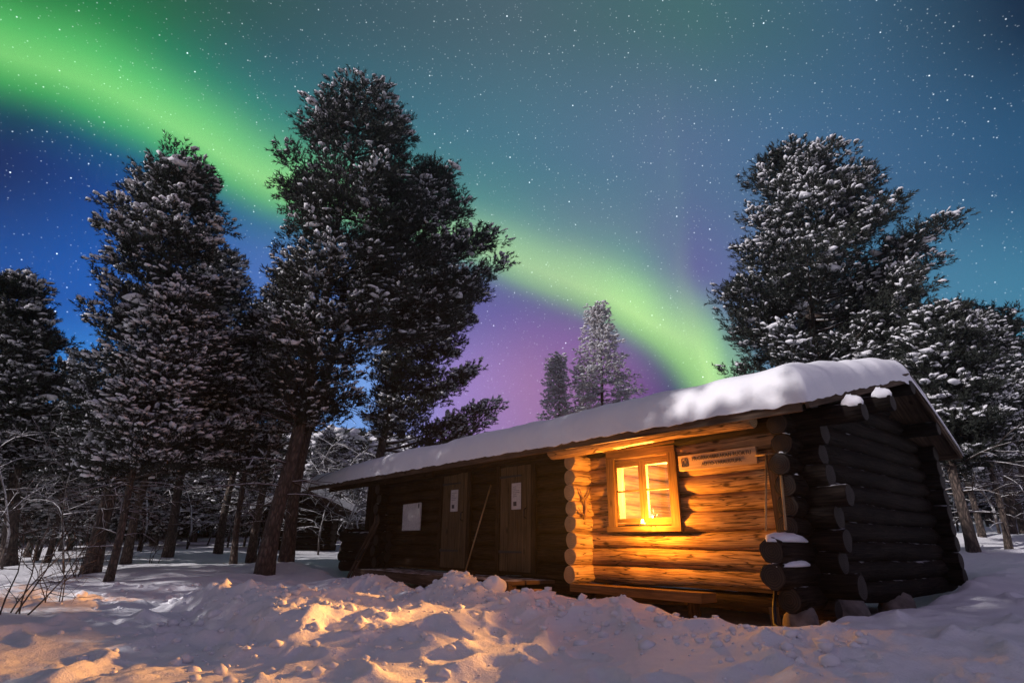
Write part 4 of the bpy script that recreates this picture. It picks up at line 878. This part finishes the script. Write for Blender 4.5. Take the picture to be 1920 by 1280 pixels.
# background forest: three kinds of pine, copied
def generic(seed, h, cw, lo, r0, nbr, snow, lean):
    tk = [(0, 0), (lean * .5, h * .5), (lean, h)]; pf = []
    rr = random.Random(seed)
    for i in range(9):
        f = i / 8; z = h * (1 - f * (1 - lo)); ww = cw * (.14 + .86 * min(1, f * 1.5) ** .8) * rr.uniform(.75, 1.1); x_ = lean * z / h; pf.append((z, x_ - ww, x_ + ww * rr.uniform(.8, 1.1)))
    return conifer('pine', tk, r0, pf, seed, nbr, tuft=.28, snow=snow, nn=11, bare=22, dens=26, pad=.46, limb_r=.03)
GEN = [generic(71, 9.5, 1.5, .38, .15, 55, .55, .3), generic(72, 8.2, 1.25, .3, .11, 48, .65, -.25), generic(73, 11, 1.6, .48, .16, 52, .5, .1)]
BG = [ # pixel column, distance, kind, scale, label
    (215, 13.6, 1, .75, 'slim pine with a short dark trunk in front of the broad left pine'),
    (240, 17, 0, .75, 'pine close behind the broad left pine, its trunk seen beside it'),
    (315, 19, 2, .85, 'lone dark trunk leaning right of the broad left pine'),
    (408, 20, 0, .85, 'leftmost of the dark trunks clustered before the small hut'),
    (440, 16, 1, .8, 'second trunk from the left in the cluster before the small hut'),
    (474, 18.5, 2, .85, 'trunk half hidden by the tallest pine, in front of the small hut'),
    (95, 19, 0, .5, 'dark leaning pine near the left edge behind the twiggy shrubs'),
    (55, 24, 2, .62, 'thin far pine behind the dark leaning pine at the left edge'),
    (-90, 18, 1, .55, 'pine just past the left edge, only its boughs showing'),
    (130, 27, 0, .62, 'far pine between the left edge and the broad left pine'),
    (285, 28, 2, .95, 'far pine seen between the trunks of the left group'),
    (360, 30, 0, .8, 'far pine above the snowy bank left of the small hut'),
    (590, 29, 1, .62, 'snowy pine right behind the roof of the small hut'),
    (650, 26, 1, .42, 'frosted pine seen through the open cabin porch'),
    (1760, 24, 2, .74, 'thin far pine nearest the gable wall on the right slope'),
    (1790, 28, 0, .8, 'distant pine between the gable wall and the stout bare trunk'),
    (1846, 17.5, 1, .7, 'thin straight pine just right of the stout bare trunk'),
    (1893, 15, 1, .6, 'slender snowy pine whose foot stands nearest the right edge'),
    (1930, 20, 0, .66, 'tall pine cut by the right edge of the picture'),
    (1870, 27, 2, .68, 'far pine up the slope at the right'),
    (1960, 18, 2, .5, 'large pine outside the right edge reaching in with its boughs'),
    (1700, 21, 0, .8, 'pine hidden behind the near gable, its crown above the eave'),
    (1640, 24, 2, .9, 'pine behind the big rounded pine on the right'),
]
for px, D, k, s_, lb in BG:
    r = ray(px, 1030); plant(GEN[k], r.x * D, r.y * D, atan2(r.x, r.y) + px * .37, lb, group='pines in the forest behind', scale=s_)
LOW = [conifer('pine', [(0, 0), (.05, 2), (.0, h_)], .05, [(h_, -.06, .06), (h_ * .75, -.4, .4), (h_ * .45, -.75, .75), (h_ * .12, -.95, .95)], sd_, 40, kind='spruce', snow=.85, tuft=.26, nn=11, bare=False, pad=.34, dens=15, limb_r=.015) for h_, sd_ in ((3.4, 301), (2.6, 302))]
for m_ in LOW: m_[2].materials[0] = M['needle']
UND = [(-20, 20, 0, 1.2, 'young snowy spruce cut by the left edge'), (70, 22, 0, 1.2, 'young snowy spruce behind the twiggy shrub on the left'), (110, 27, 1, 1.6, 'second young spruce deeper behind the twiggy shrub'), (150, 30, 0, 1.5, 'young spruce far behind the broad left pine'), (195, 24, 1, 1.3, 'low snowy spruce between two left trunks'), (262, 23, 0, 1.1, 'young spruce right of the broad left trunk'), (300, 32, 0, 1.4, 'young spruce far off before the snow bank'), (350, 27, 1, 1.4, 'low spruce left of the clustered trunks'), (425, 30, 0, 1.4, 'young spruce behind the clustered trunks'), (455, 25, 1, 1.1, 'small spruce seen between the clustered trunks'), (610, 30, 0, 1.5, 'young spruce behind the small hut'), (650, 30, 1, 1.7, 'snowy spruce left of the porch in the background'), (705, 29, 0, 1.3, 'snowy spruce seen through the open porch'), (1775, 29, 0, 1.2, 'young spruce beside the gable foot in the background'), (1815, 30, 1, 1.5, 'low spruce behind the stout right trunk'), (1862, 25, 0, .9, 'young spruce between the right-hand trunks'), (1912, 28, 1, 1.3, 'low spruce at the right edge')]
for px, D, k, s_, lb in UND:
    r = ray(px, 1030); plant(LOW[k], r.x * D, r.y * D, px * .4, lb, 'spruce tree', 'young_spruce', 'young spruces under the pines', scale=s_)
# pines beside and behind the photographer, left of the frame: they shade the foreground and the cabin from the moon
SHADE = [(-8.4, 2.4, 0, 1.0, 'pine nearest the photographer on the left'), (-10.6, 5.0, 2, 1.05, 'tall pine left of the photographer beside the twiggy shrub'), (-9.8, .0, 1, 1.17, 'pine level with the photographer on the left'), (-7.4, -2.2, 0, 1.0, 'pine behind the photographer on the left'), (-12.2, 2.2, 0, 1.1, 'second-row pine level with the photographer'), (-4.6, -1.6, 1, 1.0, 'short pine close behind the photographer'), (-12.8, -1.0, 2, 1.0, 'second-row pine behind the photographer'), (-13.6, 5.2, 2, 1.15, 'third-row pine beyond the left edge'), (-16.5, 6.4, 2, 1.15, 'outer pine beyond the left edge'), (-11.0, 3.8, 2, 1.15, 'tallest pine beyond the left edge'), (-9.2, -1.6, 0, 1.15, 'broad pine behind the photographer on the left'), (-11.0, 1.5, 2, 1.22, 'highest pine in the second row left of the photographer')]
for i, (x_, y_, k, s_, lb) in enumerate(SHADE):
    plant(GEN[k], x_, y_, i * 1.3, lb, group='pines left of the photographer', scale=s_)

# snow-laden bare saplings and twiggy shrubs
def sapling(seed, h, snow=True, n0=1, spread=.5, r0=.02):
    rr = random.Random(seed); mb = MB(); mb.rnd = rr
    def grow(p, d, L, r, lev):
        pts = [p]; q = p.copy(); dd = d.copy()
        for k in range(4):
            dd = (dd + Vector([rr.gauss(0, .16) for _ in range(3)]) + Vector((0, 0, -.05 if lev else .02))).normalized(); q = q + dd * L / 4; pts.append(q.copy())
        mb.tube(pts, [r * (1 - .17 * k) for k in range(5)], 4 if lev else 6)
        if lev < 3:
            for k in range((8, 5, 3)[lev]):
                f = rr.uniform(.25, 1); i = min(3, int(f * 4)); b = pts[i].lerp(pts[i + 1], f * 4 - i)
                nd = (dd * .5 + Vector((rr.gauss(0, 1), rr.gauss(0, 1), rr.gauss(.15, .4))).normalized() * (1 - spread * .3)).normalized()
                grow(b, nd, L * rr.uniform(.35, .6), r * .55, lev + 1)
    for k in range(n0): grow(Vector((rr.gauss(0, .06), rr.gauss(0, .06), -.1)), Vector((rr.gauss(0, .25 if n0 > 1 else .08), rr.gauss(0, .25 if n0 > 1 else .08), 1)).normalized(), h * rr.uniform(.7, 1), r0, 0 if n0 == 1 else 1)
    return mb.mesh('branches', [M['limb'] if snow else M['bark']])
M['rime'] = wood_mat('frosted_twig', (.05, .04, .035), (.08, .065, .06), (.12, .1, .09), snow=(.25, .7, 8), bstr=.2)
SAP = [sapling(81, 3.2, r0=.03), sapling(82, 2.6, r0=.026), sapling(83, 3.8, r0=.034)]
for m_ in SAP: m_.materials[0] = M['rime']
SPL = [(600, 21, 2, 1.15, 'frosted bare sapling right of the small hut'), (635, 20, 0, 1.1, 'frosted bare sapling just left of the cabin eave'), (575, 24, 1, 1.3, 'frosted sapling behind the small hut roof'), (660, 24, 2, 1.2, 'frosted sapling behind the open porch'), (20, 17, 0, 1.1, 'frosted bush at the far left under the pines'), (75, 20, 2, 1.1, 'tall frosted bush behind the left shrubs'),
       (125, 16, 1, 1.0, 'frosted bush left of the broad pine trunk'), (270, 21, 0, 1.1, 'frosted sapling between the left trunks'), (345, 23, 2, 1.1, 'frosted sapling in front of the snow bank'), (480, 26, 0, 1.2, 'frosted sapling behind the cluster of trunks'), (1745, 19, 2, 1.0, 'frosted sapling closest to the gable on the right'), (1800, 21, 0, 1.1, 'frosted sapling behind the stout right trunk'),
       (1870, 19, 2, 1.1, 'frosted sapling between the two right-hand slim pines'), (1915, 22, 1, 1.2, 'frosted sapling at the right edge'), (390, 27, 1, 1.2, 'small frosted sapling on the snow bank'), (690, 27, 0, 1.3, 'frosted sapling seen between the porch posts'),
       (-15, 19, 1, 1.3, 'frosted sapling cut by the left edge'), (50, 25, 1, 1.4, 'pale frosted sapling deep in the wood at the far left'), (180, 22, 0, 1.2, 'frosted sapling behind the broad left pine trunk'), (225, 27, 2, 1.2, 'pale frosted sapling deep between the left trunks'), (430, 24, 2, 1.1, 'frosted sapling between the clustered dark trunks'), (545, 21, 1, 1.1, 'frosted sapling beside the tallest pine trunk'), (615, 27, 2, 1.4, 'tall frosted sapling filling the gap right of the small hut'), (640, 23, 1, 1.3, 'frosted sapling just beyond the porch half wall'), (1825, 25, 2, 1.2, 'pale frosted sapling up the right slope'), (1890, 26, 0, 1.3, 'frosted sapling deep in the wood at the right edge'), (1770, 22, 1, 1.2, 'low frosted sapling right beside the gable foot')]
for px, D, k, s_, lb in SPL:
    r = ray(px, 1030); x_, y_ = r.x * D, r.y * D; o = link('snowy_sapling', SAP[k]); o.location = (x_, y_, gz(x_, y_)); o.rotation_euler.z = px * .7; o.scale = (s_,) * 3; tag(o, lb, 'sapling', 'frosted saplings in the undergrowth')
SHR = [sapling(91, 1.0, False, 5, r0=.008), sapling(92, .7, False, 4, r0=.007)]
for px, py, D, k, s_, lb in [(20, 1130, 9, 0, 1.3, 'bare twiggy shrub in the snow at the left edge'), (105, 1115, 9.5, 1, 1.1, 'small bare twigs poking from snow right of the left-edge shrub'), (150, 1060, 14.5, 0, 1.5, 'bare bush at the foot of the broad left pine'), (285, 1035, 17, 1, 1.6, 'bare twigs between the left trunks')]:
    r = ray(px, py); x_, y_ = r.x * D, r.y * D; o = link('bare_shrub', SHR[k]); o.location = (x_, y_, gz(x_, y_)); o.rotation_euler.z = px; o.scale = (s_,) * 3; tag(o, lb, 'shrub', 'bare shrubs in the snow')

# ------------------------------------------------------------------ small log store behind the pines
r = ray(560, 1028); D = 22.5; hx, hy = r.x * D, r.y * D; hz = gz(hx, hy)
h2 = empty('log_store', (hx, hy, hz), radians(24), 'small dark log store with a snowy gable roof behind the pine trunks', 'hut')
mb = MB()
for k in range(6): mb.log((-1.25, -.0, .1 + .2 * k), (1.25, 0, .1 + .2 * k), .105, seg=10)
for k in range(3): mb.log((-1.05 + .36 * k, 0, 1.3 + .19 * k), (1.05 - .36 * k, 0, 1.3 + .19 * k), .1, seg=10)
for sx in (-1.1, 1.1):
    for k in range(6): mb.log((sx, -.3, .2 + .2 * k), (sx, 3.0, .2 + .2 * k), .105, seg=10)
mb.build('wall', [M['log_dark'], M['end_dark']], h2)
mb = MB()
for sx in (-1, 1): mb.bar((sx * 0.9, -.55, 1.62), (sx * .9, 3.3, 1.62), 1.9, .06, up=(sx * .42, 0, 1))
rf = mb.build('roof', [M['board']], h2)
mb = MB()
for sx in (-1, 1): mb.bar((sx * 0.88, -.6, 1.75), (sx * .88, 3.35, 1.75), 1.9, .2, up=(sx * .42, 0, 1))
mb.build('roof_snow', [M['roofsnow']], rf)

# ------------------------------------------------------------------ far-off wood: one mass
rs = np.random.RandomState(77); FP, FD, FL = [], [], []; fm_ = MB(); fm_.rnd = random.Random(7)
for i in range(380):
    az = radians(rs.uniform(-62, 62)); az = az if not -.19 < az < .42 else (-.2 - rs.rand() * .7 if rs.rand() < .6 else .42 + rs.rand() * .6); D = rs.uniform(33, 62); x_, y_ = D * sin(az), D * cos(az); z_ = gz(x_, y_); h = rs.uniform(4.5, 8.5); wdt = rs.uniform(.8, 1.5); h = min(h, .15 * D)
    fm_.tube([(x_, y_, z_ - .3), (x_, y_, z_ + h * .9)], [.12, .03], 5)
    n = 230
    f = rs.rand(n) ** .8; f[: n // 3] *= .25; zz = z_ + h * (.05 + .95 * f); ph = rs.uniform(0, 6.28, n); rr_ = wdt * (1.05 - f) * np.sqrt(rs.uniform(.1, 1, n))
    FP.append(np.c_[x_ + rr_ * np.cos(ph), y_ + rr_ * np.sin(ph), zz]); FD.append(np.c_[np.cos(ph), np.sin(ph), rs.uniform(-.1, .8, n)]); FL.append(rs.uniform(.8, 1.5, n))
tm_ = fm_.mesh('distant_forest', [M['bark']])
fo = link('distant_forest', tm_); tag(fo, kind='stuff')
me, ms = foliage_meshes(np.concatenate(FP), np.concatenate(FD), np.concatenate(FL), rs, .6, 12, M['needle'], 1.1)
c_ = link('crowns', me, fo); c_['kind'] = 'stuff'; q_ = link('crown_snow', ms, c_); q_['kind'] = 'stuff'

# ------------------------------------------------------------------ thin haze added to imitate the glow around the window
x, t, b = mat('glow_haze'); t.nodes.remove(b); pv = N(t, 'ShaderNodeVolumePrincipled'); pv.inputs['Color'].default_value = (.95, .95, .97, 1); pv.inputs['Density'].default_value = .0015; pv.inputs['Anisotropy'].default_value = .6
t.links.new(pv.outputs[0], t.nodes['Material Output'].inputs['Volume']); x.cycles.volume_sampling = 'MULTIPLE_IMPORTANCE'; x.cycles.homogeneous_volume = True
mb = MB(); mb.bar((-150, 60, 7.5), (150, 60, 7.5), 260, 29); hz_ = mb.build('haze', [x]); tag(hz_, kind='stuff')

# ------------------------------------------------------------------ crumbs of broken snow on the trodden ground and the bank
rs = np.random.RandomState(404); n = 1500
cs_, ct_ = rs.normal(4.6, 2.0, n), rs.normal(-3.9, .9, n); k = n // 2; cs_[k:] = rs.uniform(-1, 7.5, n - k); ct_[k:] = rs.normal(-1.75, .35, n - k)
cx_ = P0.x + d1.x * cs_ + d2.x * ct_; cy_ = P0.y + d1.y * cs_ + d2.y * ct_; cz_ = ground(cx_, cy_); sz = .012 + .05 * rs.rand(n) ** 4
V = BV[None] * (1 + .3 * rs.normal(size=(n, len(BV), 1)).clip(-1, 1)) * sz[:, None, None] * np.array([1.2, 1, .75]) + np.c_[cx_, cy_, cz_ + sz * .25][:, None, :]
o = link('snow_crumbs', np_mesh('snow_crumbs', V.reshape(-1, 3), (BF[None] + (np.arange(n) * len(BV))[:, None, None]).reshape(-1, 3), [M['roofsnow']], smooth=True)); tag(o, kind='stuff')
